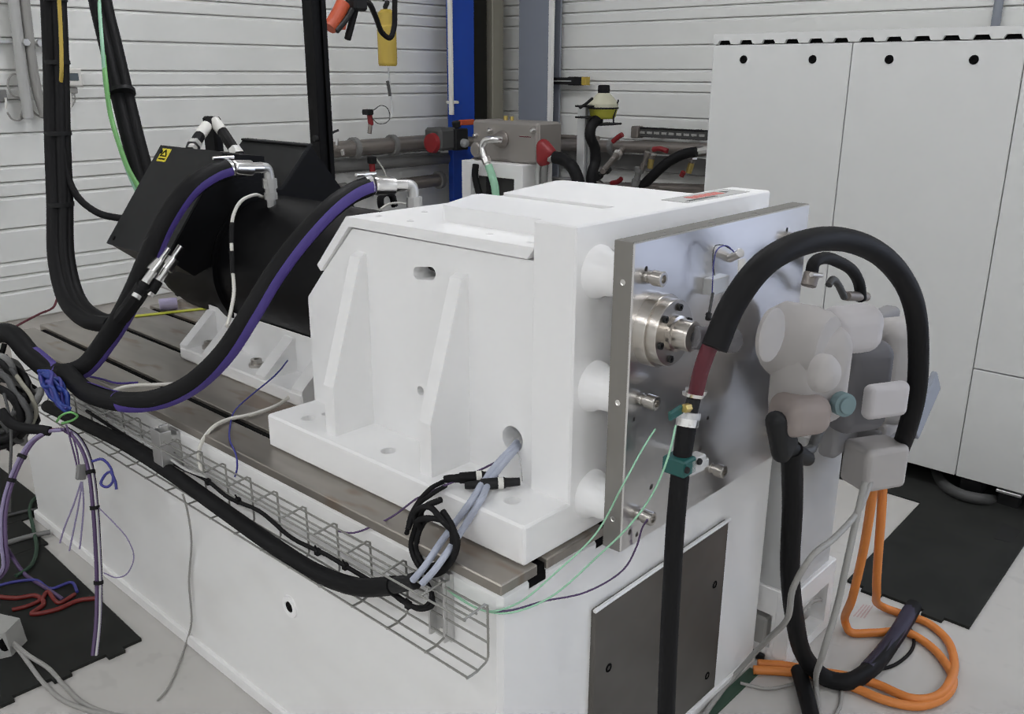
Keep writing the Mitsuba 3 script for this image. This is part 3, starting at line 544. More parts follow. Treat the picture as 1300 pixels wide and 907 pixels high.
part(k, 'bracket', bx(4.0, 4.095, ya + .1, ya + .14, za, zb_, .003), 'm_darkgrey')
part(k, 'bracket', bx(4.0, 4.095, yb - .14, yb - .1, za, zb_, .003), 'm_darkgrey')
for i in range(9):
    y = ya + (yb - ya) * (i + .5) / 9; part(k, 'hole', bx(3.968, 3.972, y - .02, y + .02, (za + zb_) / 2 - .008, (za + zb_) / 2 + .008, 0), 'm_boxgrey')

k = thing('flow_meter', 'dark grey flow meter with a red flange and a black block before the blue column', 'flow meter')
part(k, 'red_flange', lathe((2.966,3.45,0.616), (1, 0, 0), [(0, .062), (.03, .068), (.04, .05)], 24), 'm_red', 'red round flange')
part(k, 'body', bx((2.995,3.45,0.625)[0], (3.165,3.45,0.617)[0], 3.38, 3.55, (3.067,3.45,0.564)[2], (3.071,3.45,0.716)[2], .02), 'm_darkgrey')
part(k, 'block', bx((3.122,3.42,0.621)[0], (3.243,3.42,0.615)[0], 3.36, 3.50, (3.188,3.42,0.564)[2], (3.191,3.42,0.707)[2], .006), 'm_blackmetal')
part(k, 'handle', bx((3.195,3.4,0.745)[0], (3.325,3.4,0.74)[0], 3.38, 3.41, (3.248,3.4,0.727)[2], (3.249,3.4,0.764)[2], .004), 'm_orangered', 'orange-red lever')
part(k, 'knob', lathe((3.191,3.36,0.61), (0, -1, 0), [(0, .03), (.03, .028), (.04, .012)], 16), 'm_alu')
part(k, 'cap', cyl((3.191,3.42,0.713), (3.184,3.42,0.755), .03), 'm_blackmetal')
part(k, 'bracket', bx(3.27, 3.40, 3.44, 3.598, (3.218,3.45,0.593)[2], (3.219,3.45,0.636)[2], .004), 'm_darkgrey')
part(k, 'stub', cyl((3.249,3.45,0.613), (3.405,3.45,0.605), .035), 'm_pipe')
k = thing('valve_box', 'brushed stainless manifold box with silver elbow pipes in front of the columns', 'manifold box')
ya, yb, zt, zc = (3.1,3.184,0.634)[1], (3.1,2.604,0.663)[1], (3.1,2.888,0.777)[2], (3.02,2.918,0.517)[2]
part(k, 'box', bx(3.10, 3.34, yb, ya, zc + .002, zt, .018), 'm_stainless')
part(k, 'side_plate', bx(3.11, 3.32, yb - .012, yb + .01, zc + .004, zt - .01, .004), 'm_stainless')
part(k, 'print_line', bx(3.098, 3.102, (3.1,2.657,0.694)[1], (3.1,2.758,0.689)[1], (3.1,2.751,0.685)[2], (3.1,2.751,0.69)[2], 0), 'm_maroon')
part(k, 'round_port', lathe((3.1,2.902,0.663), (-1, 0, 0), [(0, .056), (.012, .056), (.02, .048), (.05, .042), (.08, .028)], 24), 'm_pipe')
part(k, 'elbow', tube([(3.03,2.85,0.668),(2.99,2.868,0.669),(2.96,2.922,0.658),(2.95,2.941,0.619),(2.95,2.92,0.556),(2.95,2.886,0.498)], .022, 12), 'm_chrome', 'silver elbow pipe', smooth=60)
part(k, 'elbow_nut', cyl((2.95,2.913,0.556), (2.95,2.893,0.518), .029, n=6), 'm_chrome')
part(k, 'left_boss', lathe((3.1,3.118,0.586), (-1, 0, 0), [(0, .05), (.03, .05), (.04, .04)], 20), 'm_stainless')
for c in ((3.1,3.139,0.677), (3.1,3.008,0.713), (3.1,2.632,0.729), (3.1,3.155,0.516)):
    part(k, 'stud', lathe(c, (-1, 0, 0), [(0, .018), (.02, .016), (.03, .009)], 10), 'm_chrome')
part(k, 'green_hose', tube([(2.94,2.876,0.51),(2.94,2.848,0.452),(2.94,2.821,0.385),(2.94,2.807,0.286)], .026, 10), 'm_mint', 'pale green hose', smooth=60)
part(k, 'black_hose', tube([(2.97,3.019,0.503),(2.97,3.027,0.437),(2.97,3.006,0.357),(2.97,2.963,0.268)], .022, 10), 'm_rubber', smooth=60)
part(k, 'brass_nipple', cyl((3.2,2.968,0.771), (3.2,2.968,0.806), .014), 'm_brass'); part(k, 'brass_nipple', cyl((3.2,2.911,0.773), (3.2,2.912,0.803), .012), 'm_brass')
k = thing('chiller_cabinet', 'white machine cabinet with a dark window below the manifold box', 'cabinet')
cy = [(3.02,3.204,0.404)[1], (3.02,3.121,0.41)[1], (3.02,2.73,0.44)[1], (3.02,2.656,0.446)[1]]; wz = (3.02,2.918,0.426)[2]
part(k, 'body', cat(bx(3.02, 3.30, cy[1], cy[0], FL, zc, .004), bx(3.02, 3.30, cy[3], cy[2], FL, zc, .004), bx(3.02, 3.30, cy[2] - .01, cy[1] + .01, wz, zc - .001, .003), bx(3.02, 3.30, cy[2] - .01, cy[1] + .01, FL, -.2, .003)), 'm_white')
part(k, 'window', bx(3.10, 3.12, cy[2], cy[1], -.2, wz, 0), 'm_darkgrey', 'dark window')
yw = (3.04,2.966,0.421)[1]
part(k, 'window_bar', bx(3.03, 3.06, yw - .02, yw + .02, -.2, wz, .002), 'm_blackmetal')
k = thing('red_valve', 'dark red valve block with a thick black hose right of the manifold box', 'valve')
part(k, 'body', blob([[((3.05,2.509,0.642), .045), ((3.05,2.507,0.561), .045), ((3.05,2.457,0.607), .04)]], .015, 6), 'm_red')
part(k, 'nut', cyl((3.05,2.469,0.577), (3.05,2.406,0.577), .03, n=8), 'm_galv')
part(k, 'hose', tube([(3.05,2.419,0.581),(3.05,2.344,0.571),(3.02,2.251,0.533),(3.02,2.206,0.457),(3.02,2.185,0.365)], .038, 12), 'm_rubber', smooth=60)
part(k, 'drain_pipe', tube([(3.05,2.533,0.545),(3.05,2.551,0.486),(3.05,2.549,0.379)], .02, 10), 'm_galv', smooth=60)
part(k, 'drain_pipe', tube([(3.05,2.494,0.552),(3.05,2.499,0.47),(3.05,2.497,0.359)], .022, 10), 'm_midgrey', smooth=60)

# coolant bottle on its aluminium post
k = thing('support_post', 'slim grey aluminium profile post carrying the coolant bottle', 'post')
pc = (3.182,2.3,0.674); zt = (3.173,2.3,0.887)[2]
part(k, 'profile', cat(bx(pc[0] - .032, pc[0] - .008, 2.27, 2.33, FL, zt, .003), bx(pc[0] + .008, pc[0] + .032, 2.27, 2.33, FL, zt, .003), bx(pc[0] - .012, pc[0] + .012, 2.283, 2.32, FL, zt, 0)), 'm_alu', smooth=False)
part(k, 'plate', bx((3.089,2.28,0.822)[0], (3.235,2.28,0.817)[0], 2.2, 2.3, (3.143,2.28,0.816)[2], (3.142,2.28,0.827)[2], .002), 'm_blackmetal')
part(k, 'plate', bx((3.087,2.28,0.885)[0], (3.232,2.28,0.882)[0], 2.2, 2.3, (3.14,2.28,0.88)[2], (3.139,2.28,0.891)[2], .002), 'm_blackmetal')
part(k, 'arm', tube([(3.072,2.25,0.877),(3.075,2.2,0.905),(3.074,2.16,0.933)], .009, 8), 'm_blackmetal')
k = thing('coolant_bottle', 'yellow and cream round coolant bottle with a black cap', 'bottle')
bc = (3.236,2.2,0.884)
zz = dict(zip(('cap', 'neck', 'sh', 'mid', 'line', 'bot', 'base'), [1.006,0.961,0.934,0.898,0.875,0.811,0.783]))
part(k, 'shell', lathe((bc[0], 2.2, zz['line']), (0, 0, 1), [(0, .088), (zz['mid'] - zz['line'], .088), (zz['sh'] - zz['line'], .062), (zz['neck'] - zz['line'], .034), (zz['neck'] - zz['line'] + .004, .03)], 28), 'm_ivory')
part(k, 'liquid_half', lathe((bc[0], 2.2, zz['bot']), (0, 0, 1), [(0, .062), (.012, .075), (zz['line'] - zz['bot'], .087)], 28), 'm_limebottle', 'yellow-green lower half')
part(k, 'band', lathe((bc[0], 2.2, zz['line'] - .006), (0, 0, 1), [(0, .092), (.010, .092)], 28), 'm_blackmetal')
part(k, 'cap', lathe((bc[0], 2.2, zz['neck']), (0, 0, 1), [(0, .034), (.008, .036), (zz['cap'] - zz['neck'] - .006, .036), (zz['cap'] - zz['neck'], .03)], 18), 'm_rubber')
part(k, 'bracket_rod', tube([(3.276,2.12,0.922),(3.255,2.12,0.872),(3.235,2.12,0.818),(3.237,2.12,0.786)], .005, 6), 'm_blackmetal')
part(k, 'bracket_foot', bx(bc[0] - .07, bc[0] + .10, 2.13, 2.24, zz['base'] - .008, zz['base'] + .004, .003), 'm_blackmetal')
part(k, 'outlet', cyl((bc[0] - .03, 2.2, zz['bot'] + .01), (bc[0] - .04, 2.2, zz['base'] - .01), .022), 'm_rubber')
part(k, 'hose', tube([(3.178,2.2,0.808),(3.126,2.2,0.773),(3.114,2.2,0.719),(3.164,2.2,0.643),(3.176,2.2,0.563),(3.141,2.2,0.486),(3.14,2.2,0.353)], .032, 12), 'm_rubber', smooth=60)
# angled valves on the right wall pipes
def ball_valve(label, px, base, body, red, out, r=.022):
    k = thing('ball_valve', label, 'valve')
    part(k, 'body', cyl(base, body, r, n=12), 'm_pipe'); part(k, 'nut', cyl(np.array(base) * .55 + np.array(body) * .45, np.array(base) * .35 + np.array(body) * .65, r * 1.5, n=6), 'm_chrome')
    part(k, 'lever', tube(red, .017, 8), 'm_red', 'red lever handle'); part(k, 'outlet', cyl(body, out, r * .9, n=12), px)
    return k
ball_valve('red handled angled valve nearest the coolant bottle', 'm_pipe', (3.93,2.534,0.584), (3.7,2.461,0.518), [(3.7,2.461,0.641),(3.7,2.417,0.674),(3.7,2.386,0.69)], (3.5,2.387,0.465))
ball_valve('red handled brass valve in the middle of the right wall pipes', 'm_brass', (3.85,2.241,0.604), (3.85,2.249,0.532), [(3.8,2.207,0.599),(3.8,2.153,0.607),(3.8,2.097,0.595)], (3.85,2.258,0.47))
ball_valve('brass valve beside the cabinet end of the right wall pipes', 'm_brass', (3.85,1.929,0.602), (3.85,1.941,0.527), [(3.84,1.989,0.469),(3.84,1.999,0.448),(3.84,2.005,0.438)], (3.85,1.959,0.461))
ball_valve('low red handled valve behind the white housing', 'm_chrome', (3.92,2.718,0.301), (3.86,2.584,0.328), [(3.85,2.571,0.346),(3.85,2.518,0.361),(3.85,2.486,0.385)], (3.92,2.567,0.308))
k = thing('pipe_fittings', 'cluster of small silver and dark fittings low behind the bottle post', 'fittings')
for i, (a, b, r, m_) in enumerate([[(3.6,2.512,0.407),(3.6,2.418,0.476)],[(3.6,2.491,0.378),(3.6,2.425,0.352)],[(3.6,2.2,0.401),(3.6,2.178,0.453)],[(3.6,2.15,0.495),(3.6,2.135,0.545)]] and [(p[0], p[1], r_, q_) for p, r_, q_ in zip([[(3.6,2.512,0.407),(3.6,2.418,0.476)],[(3.6,2.491,0.378),(3.6,2.425,0.352)],[(3.6,2.198,0.381),(3.6,2.178,0.453)],[(3.6,2.149,0.485),(3.6,2.129,0.545)]], (.028, .02, .03, .02), ('m_blackmetal', 'm_chrome', 'm_midgrey', 'm_pipe'))]):
    part(k, 'fitting', lathe(a, np.array(b) - a, [(0, r), (.04, r), (.042, r * .7), (.09, r * .7), (.092, r * 1.1), (.12, r * 1.1)], 8), m_)
part(k, 'carrier_pipe', cyl((3.62,2.558,0.329), (3.62,2.035,0.358), .03), 'm_pipe')
k = thing('drain_hose', 'black rubber hose running diagonally under the right wall valves', 'hose')
part(k, 'tube', tube([(3.72,1.832,0.61),(3.7,1.91,0.592),(3.66,1.996,0.54),(3.62,2.094,0.438),(3.66,2.237,0.322),(3.92,2.523,0.252)], .032, 12), 'm_rubber', smooth=60)
part(k, 'coupling', cyl((3.73,1.861,0.612), (3.94,1.885,0.609), .026, n=8), 'm_chrome')
# small red fittings on the back wall
for px, py, n in ((468, 152, 'upper'), (473, 212, 'lower')):
    pass
k = thing('vent_valve', 'small red and black vent fitting on the upper header pipe of the back wall', 'valve')
part(k, 'stem', cyl((2.633,3.68,0.682), (2.643,3.68,0.743), .014), 'm_pipe'); part(k, 'red_body', cyl((2.649,3.68,0.738), (2.639,3.68,0.804), .018), 'm_red'); part(k, 'cap', bx((2.592,3.66,0.826)[0], (2.644,3.66,0.824)[0], 3.64, 3.70, (2.617,3.66,0.805)[2], (2.619,3.66,0.84)[2], .004), 'm_blackmetal')
part(k, 'wire', tube([(2.642,3.66,0.784),(2.693,3.66,0.747),(2.761,3.66,0.75),(2.797,3.66,0.78),(2.78,3.66,0.841),(2.726,3.66,0.863),(2.658,3.66,0.834)], .003, 6), 'm_darkgrey')
k = thing('vent_valve', 'small red and black vent fitting on the lower header pipe of the back wall', 'valve')
part(k, 'red_body', cyl((2.629,3.66,0.415), (2.626,3.66,0.493), .020), 'm_red'); part(k, 'cap', bx((2.601,3.66,0.516)[0], (2.647,3.66,0.513)[0], 3.63, 3.68, (2.613,3.66,0.489)[2], (2.615,3.66,0.535)[2], .004), 'm_blackmetal')
part(k, 'wire', tube([(2.655,3.66,0.528),(2.693,3.66,0.484),(2.726,3.66,0.44),(2.744,3.66,0.396)], .005, 6), 'm_tag')
k = thing('pressure_tap', 'small metal tap on the upper header pipe beside the black post', 'valve')
part(k, 'neck', cyl((2.33,3.62,0.604), (2.39,3.7,0.602), .012, n=8), 'm_pipe'); part(k, 'body', cyl((2.294,3.62,0.611), (2.367,3.62,0.598), .022, n=8), 'm_pipe'); part(k, 'stem', cyl((2.313,3.62,0.62), (2.322,3.62,0.669), .010), 'm_galv'); part(k, 'nipple', cyl((2.34,3.6,0.6), (2.35,3.6,0.565), .014), 'm_chrome')

# ------------------------------------------------------------------ switch cabinet
k = thing('switch_cabinet', 'large light grey steel switch cabinet with plain doors and black locks on the right', 'cabinet')
KX, KD = 3.14, .60; K0, K1, K2, K3 = 1.42, .673, -.075, -.83
ZB, ZV, ZT = -.786, 1.217, 1.27
part(k, 'carcass', bx(KX + .022, KX + KD, K3, K0, ZB, ZT - .002, .003), 'm_cabinet', smooth=False)
g = .0025
d1 = part(k, 'door', bx(KX, KX + .02, K1 + g, K0 - .001, ZB, ZV - .004, .003), 'm_cabinet', smooth=False)
d2 = part(k, 'door', bx(KX, KX + .02, K2 + g, K1 - g, ZB, ZV - .004, .003), 'm_cabinet', smooth=False)
d3 = part(k, 'door', bx(KX, KX + .02, K3, K2 - g, -.235, ZV - .004, .003), 'm_cabinet', smooth=False)
part(k, 'base_panel', bx(KX, KX + .02, K3, K2 - g, ZB, -.241, .003), 'm_cabinet', smooth=False)
# top rail with its row of vent slots: real notches through the rail's lower edge
out = [(K3, ZT), (K3, ZV + .002)]; n = 18; w = (K0 - K3) / n * .999
vents = []
for i in range(n):
    a = K3 + i * (K0 - K3) / n + .024; b = K3 + (i + 1) * (K0 - K3) / n - .024
    out += [(a, ZV + .002), (a + .010, ZV + .020), (b - .010, ZV + .020), (b, ZV + .002)]; vents.append((a, b))
out += [(K0, ZV + .002), (K0, ZT)]
part(k, 'top_rail', prism(out, 'x', KX - .001, KX + .02), 'm_cabinet', smooth=False)
for a, b in vents: part(k, 'vent_slot', bx(KX + .0195, KX + .0225, a, b, ZV, ZV + .021, 0), 'm_blackhole')
part(k, 'roof', bx(KX - .001, KX + KD, K3, K0, ZT - .003, ZT, .001), 'm_cabinet', smooth=False)
for dd, px in ((d1, 944), (d1, 1031), (d2, 1129), (d2, 1236.5)):
    pass
for dd, c in ((d1, (3.14,1.238,1.143)), (d1, (3.14,0.864,1.141)), (d2, (3.14,0.492,1.138)), (d2, (3.14,0.125,1.134))):
    part(dd, 'lock', lathe((KX + .001, c[1], c[2]), (-1, 0, 0), [(0, .020), (.004, .020), (.007, .016), (.007, .008), (.004, .007)], 20), 'm_blackhole', 'round black lock')
for y in (1.35, .673, -.14, -.78): part(k, 'foot', bx(KX + .05, KX + .15, y - .05, y + .05, FL, ZB, .004), 'm_blackmetal')
part(k, 'front_foot', cat(bx(KX + .02, KX + .08, (3.16,-0.27,-0.878)[1] - .09, (3.16,-0.27,-0.878)[1], FL, ZB - .02, .004)), 'm_blackmetal')
part(k, 'foot_plate', bx(KX - .0, KX + .09, (3.16,-0.27,-0.878)[1] - .10, (3.16,-0.27,-0.878)[1] + .01, ZB - .025, ZB - .010, .003), 'm_galv', 'bright zinc plate on the foot')
solo('cabinet_cable', 'thick dark grey cable coming out under the cabinet', 'cable', tube([(3.4,0.097,-0.893),(3.25,0.019,-0.879),(3.12,-0.068,-0.856),(3.08,-0.148,-0.849),(3.1,-0.213,-0.851),(3.2,-0.249,-0.883)], .028, 12), 'm_darkgrey', smooth=60)

k = thing('added_trolley', 'unseen dark grey box on wheels added to darken the reflection in the steel plate', 'blocker')  # unseen dark body added so the steel plate mirrors something dark
part(k, 'body', bx(2.15, 3.3, -2.45, -1.5, FL + .12, -.10, .01), 'm_darkgrey', smooth=False)
for i in range(4): part(k, 'drawer', bx(2.135, 2.152, -2.42, -1.53, FL + .14 + i * .155, FL + .14 + i * .155 + .145, .004), 'm_darkgrey', smooth=False)
for x in (2.25, 3.2):
    for y in (-2.35, -1.6): part(k, 'wheel', cyl((x, y - .02, FL + .06), (x, y + .02, FL + .06), .06, n=20), 'm_rubber')
part(k, 'axle_plate', bx(2.17, 3.28, -2.43, -1.52, FL + .10, FL + .125, .003), 'm_blackmetal')
# ------------------------------------------------------------------ mats on the floor
def notched(corners, teeth_edges, t=.05, h=.012, z0=FL):
    """interlocking mat: polygon with small square teeth along the listed edges"""
    pts = []
    n = len(corners)
    for i in range(n):
        a, b = np.array(corners[i][:2]), np.array(corners[(i + 1) % n][:2]); L = np.linalg.norm(b - a); d = (b - a) / L; nn = np.array([d[1], -d[0]])
        pts.append(a)
        if i in teeth_edges:
            m = max(2, int(L / .16))
            for j in range(m):
                u = a + d * L * (j + .3) / m; v = a + d * L * (j + .62) / m
                pts += [u, u + nn * t * .5, v + nn * t * .5, v]
    return prism(Polygon(pts).buffer(0), 'z', z0, z0 + h)
solo('rubber_mat', 'dark rubber floor mat in front of the grey cabinet', 'mat', notched([(2.006,-0.03,-0.886),(1.998,-0.495,-0.886),(3.53,-0.456,-0.886),(3.375,-0.12,-0.886),(2.975,0,-0.886)], (0,), .06), 'm_mat', smooth=False)
solo('rubber_mat', 'long dark rubber mat tucked under the foot of the cabinet', 'mat', bx(2.93, 3.6, -.45, 1.35, FL, FL + .010, .003), 'm_mat', smooth=False)
solo('mat_patch', 'square darker patch on the mat by the cabinet foot', 'mat', notched([(2.778,-0.361,-0.874),(2.789,-0.434,-0.874),(2.94,-0.43,-0.874),(2.965,-0.349,-0.874)], (), z0=FL + .012, h=.001), 'm_blackmetal', smooth=False)
solo('rubber_mat', 'dark interlocking rubber mat beside the bed at the lower left', 'mat', notched([(-.111, 1.667), (-.085, 2.62), (-1.2, 2.62), (-1.2, 1.69)], (3,), .05), 'm_mat', smooth=False)
solo('rubber_mat', 'dark rubber mat lying further back left of the bed end', 'mat', cat(bx(-1.2, -.06, 2.625, 2.93, FL, FL + .011, .003), bx(-1.2, .085, 2.932, 3.70, FL, FL + .011, .003)), 'm_mat', smooth=False)

# ------------------------------------------------------------------ wire basket tray along the bed
k = thing('cable_basket', 'open galvanised wire basket tray hung along the long side of the bed', 'cable tray')
BY0, BY1 = .013, 2.46
def w(p, q, r=.003): return cyl(p, q, r, n=6)
for x, z in ((-.028, -.057), (-.028, -.10), (-.028, -.14), (-.060, -.1955), (-.093, -.1955), (-.062, -.050), (-.097, -.050), (-.03, -.185)):
    part(k, 'long_wire', w((x, BY0, z), (x, BY1, z), .0028), 'm_wire')
for i in range(19):
    y = BY0 + .002 + i * .1355
    part(k, 'hoop', tube([(-.098, y, -.0465), (-.062, y, -.043), (-.036, y, -.0395), (-.027, y, -.046), (-.0255, y, -.12), (-.0255, y, -.178), (-.034, y, -.190), (-.062, y, -.1985), (-.094, y, -.1985)], .003, 6, 1, False), 'm_wire')
for y in (.176, 1.445):
    b = part(k, 'bracket', cat(bx(-.012, -.0005, y - .028, y + .028, -.215, -.032, .002), bx(-.034, -.010, y - .028, y - .022, -.205, -.045, .001), bx(-.034, -.010, y + .022, y + .028, -.205, -.045, .001)), 'm_galv', 'folded zinc bracket')
    for z in (-.06, -.19): part(b, 'screw', lathe((-.012, y, z), (-1, 0, 0), [(0, .008), (.006, .007)], 8), 'm_chrome')
part(k, 'clip', cat(bx(-.075, -.070, 1.405, 1.465, -.17, -.015, .001), bx(-.075, -.035, 1.405, 1.411, -.17, -.02, .001), bx(-.075, -.035, 1.459, 1.465, -.17, -.02, .001), bx(-.058, -.030, 1.428, 1.442, -.15, -.005, .002)), 'm_galv', 'zinc clip block')
# cables lying in the basket
big = [(-0.055,0.219,-0.057),(-0.058,0.296,-0.101),(-0.062,0.431,-0.161),(-0.064,0.613,-0.192),(-0.064,0.816,-0.188),(-0.062,1.087,-0.172),(-0.06,1.397,-0.153),(-0.06,1.696,-0.145),(-0.062,2.007,-0.158),(-0.066,2.171,-0.163),(-0.07,2.346,-0.17)]
k = thing('protective_conduit', 'black corrugated conduit lying along the wire basket', 'conduit')
part(k, 'tube', tube(big[1:], .0235, 14), 'm_rubber', smooth=60)
part(k, 'end_sleeve', cyl(big[0], big[1], .020), 'm_blackmetal')
cable('control_cable', 'thin black knotted cable in the wire basket behind the conduit', [(-0.04,0.182,-0.078),(-0.05,0.169,-0.101),(-0.06,0.194,-0.12),(-0.055,0.259,-0.134),(-0.04,0.335,-0.143),(-0.035,0.417,-0.149),(-0.035,0.513,-0.148),(-0.035,0.597,-0.147),(-0.035,0.76,-0.157),(-0.035,0.912,-0.131),(-0.035,1.084,-0.145),(-0.035,1.208,-0.128),(-0.035,1.364,-0.135),(-0.035,1.494,-0.136),(-0.035,1.631,-0.137),(-0.035,1.807,-0.134),(-0.035,2.059,-0.124)], .006, 'm_rubber', n=7)
cable('control_cable', 'second thin black cable looping out at the near end of the basket', [(-0.03,0.234,-0.066),(-0.04,0.19,-0.067),(-0.05,0.174,-0.086),(-0.055,0.188,-0.111),(-0.06,0.224,-0.125),(-0.05,0.293,-0.132)], .005, 'm_rubber', n=7)
cable('control_cable', 'pale grey cable along the far part of the basket', [(-0.045,1.186,-0.107),(-0.045,1.318,-0.122),(-0.045,1.468,-0.111),(-0.045,1.604,-0.108),(-0.045,1.836,-0.101),(-0.045,2.093,-0.093)], .005, 'm_plate', n=7)
ties = [(-0.034,0.517,-0.148),(-0.034,0.637,-0.153),(-0.034,1.027,-0.136),(-0.034,1.196,-0.13),(-0.034,1.502,-0.138),(-0.034,0.272,-0.154)]
for i, c in enumerate(ties):
    solo('cable_tie', ('black cable tie on the thin basket cable, second from the cable coil', 'black cable tie on the thin basket cable, third from the cable coil', 'black cable tie on the thin basket cable, third from the zinc bracket', 'black cable tie on the thin basket cable, second from the zinc bracket', 'black cable tie on the thin basket cable just beyond the zinc bracket', 'black cable tie on the thin basket cable right below the cable coil')[i], 'cable tie', cat(bx(c[0] - .010, c[0] + .006, c[1] - .008, c[1] + .008, c[2] - .010, c[2] + .010, .003), cyl(c, (c[0] - .012, c[1] - .004, c[2] + .024), .0025, n=6)), 'm_rubber', 'ties on the basket cable')
# coil of black cable and the grey pair at the near corner
def ring(cx, pts): return pts
k = thing('cable_coil', 'coil of black cable hanging over the steel edge by the grey cable pair', 'cable coil')
c1 = [(0.01,0.198,0.134),(-0.005,0.241,0.104),(-0.02,0.276,0.05),(-0.03,0.29,-0.007),(-0.035,0.272,-0.046),(-0.04,0.225,-0.05),(-0.04,0.175,-0.025),(-0.035,0.143,0.014),(-0.02,0.147,0.054),(-0.01,0.172,0.096),(-0.005,0.222,0.113),(-0.01,0.264,0.088),(-0.03,0.276,0.046),(-0.035,0.29,-0.015),(-0.045,0.255,-0.047),(-0.05,0.202,-0.049),(-0.05,0.153,-0.012),(-0.04,0.132,0.036),(-0.03,0.146,0.078),(-0.02,0.193,0.107)]
part(k, 'cable', tube(np.array(c1) + [.03, 0, 0] * (np.array(c1)[:, :1] < -.015), .0075, 8, 6), 'm_rubber', smooth=60)
c2 = [(-0.01,0.223,0.082),(-0.02,0.253,0.063),(-0.03,0.269,0.024),(-0.035,0.27,-0.018),(-0.04,0.243,-0.041),(-0.045,0.196,-0.024),(-0.04,0.158,0.01),(-0.03,0.152,0.044),(-0.02,0.172,0.08),(-0.01,0.217,0.088),(-0.015,0.253,0.069),(-0.03,0.262,0.043)]
part(k, 'cable', tube(np.array(c2) + [.03, 0, 0] * (np.array(c2)[:, :1] < -.015), .007, 8, 6), 'm_rubber', smooth=60)
part(k, 'tail', tube([(-0.02,0.288,0.025),(0.03,0.322,0.053),(0.06,0.293,0.11),(0.106,0.293,0.115)], .006, 8), 'm_rubber', smooth=60)
part(k, 'tail', tube([(-0.02,0.279,0.041),(0.03,0.304,0.074),(0.047,0.27,0.11),(0.099,0.277,0.112)], .0055, 8), 'm_rubber', smooth=60)
for n_, (x, y) in enumerate(((0, 0),)):
    gp = [(0.275,0.205,0.192),(0.24,0.189,0.191),(0.2,0.193,0.169),(0.166,0.211,0.125),(0.084,0.17,0.118),(0.065,0.213,0.045),(-0.01,0.185,0.032),(-0.055,0.19,-0.011),(-0.066,0.217,-0.05)]
    cable('supply_cable', 'light blue-grey cable from the housing hole to the basket, left of its twin', gp, .0085, 'm_bluegreycable', n=10)
    gq = [(0.275,0.2,0.185),(0.24,0.181,0.187),(0.2,0.178,0.17),(0.173,0.2,0.122),(0.094,0.154,0.116),(0.065,0.181,0.048),(-0.01,0.15,0.035),(-0.055,0.156,-0.005),(-0.066,0.184,-0.044)]
    cable('supply_cable', 'light blue-grey cable from the housing hole to the basket, right of its twin', gq, .0085, 'm_bluegreycable', n=10)
def connector(label, a, b, m):
    k = thing('plug_connector', label, 'connector'); a, b = np.array(a), np.array(b); d = b - a; L = np.linalg.norm(d)
    part(k, 'body', lathe(a, d, [(0, .008), (L * .05, .010), (L * .28, .011), (L * .30, .014), (L * .72, .0145), (L * .74, .012), (L, .010)], 14), m)
    part(k, 'collar', lathe(a + d * .60, d, [(0, .0152), (L * .10, .0152)], 14), 'm_tag', 'pale printed collar'); return k
connector('black cable connector lying on the housing foot, upper one of two', (0.101,0.287,0.125), (0.2,0.198,0.13), 'm_rubber')
connector('black cable connector lying on the housing foot, lower one with the longer tip', (0.122,0.235,0.118), (0.223,0.147,0.122), 'm_blackmetal')
cable('thin_wire', 'thin pale twisted wire from the housing hole to the connectors', [(0.25,0.18,0.184),(0.22,0.145,0.18),(0.2,0.122,0.171),(0.233,0.148,0.12)], .0016, 'm_plate', 'wire', n=6)
cable('thin_wire', 'thin dark violet wire across the housing foot and the bed edge', [(0.286,0.258,0.13),(0.194,0.252,0.13),(0.15,0.263,0.122),(0.08,0.279,0.112),(0.085,0.372,0.049),(0.03,0.394,0.016),(0,0.452,-0.026),(-0.02,0.498,-0.051),(-0.03,0.545,-0.06)], .0026, 'm_violet', 'wire', n=6)

# other loose cables near the bed edge
cable('sensor_cable', 'cream cable bending from the housing foot down into the basket', [(0.425,1.284,0.1),(0.388,1.271,0.07),(0.353,1.298,0.03),(0.274,1.275,0.015),(0.171,1.27,0.012),(0.1,1.285,0.012),(0.021,1.252,0.012),(-0.012,1.257,-0.024),(-0.03,1.251,-0.064),(-0.035,1.232,-0.109)], .0065, 'm_lightcable')
cable('thin_wire', 'thin blue wire hanging over the bed edge beside the cream cable', [(0.615,1.59,0.11),(0.47,1.472,0.1),(0.332,1.372,0.08),(0.256,1.407,0.02),(0.158,1.344,0.01),(0.073,1.231,0.008),(0.016,1.135,0.008),(-0.012,1.056,-0.011),(-0.02,1.044,-0.042),(-0.03,1.044,-0.067)], .0028, 'm_bluecable', 'wire', n=6)
cable('sensor_cable', 'short pale cable disappearing under the sagging purple-striped hose', [(-0.044,1.801,0.01),(-0.008,1.825,0.012),(0.045,1.817,0.012),(0.097,1.775,0.012),(0.148,1.733,0.012)], .007, 'm_lightcable')
cable('thin_wire', 'thin purple wire lying along the bed slats under the hose', [(-0.013,2.056,0.006),(0.007,1.983,0.006),(0.026,1.9,0.006),(0.078,1.857,0.006)], .004, 'm_purple', 'wire', n=6)
solo('marking_tape', 'lime yellow tape strip lying across the slotted bed top', 'tape', obox((0.643,2.717,0.003), np.array((0.839,2.617,0.003)) - (0.454,2.752,0.003), (0, 1, 0), .62, .035, .003, 0), 'm_lime', smooth=False)
k = thing('tape_roll', 'small lilac wrapped roll lying on the bed behind the hose', 'roll')
part(k, 'roll', cyl((0.636,2.796,0.028), (0.709,2.763,0.028), .027), 'm_paleviolet')
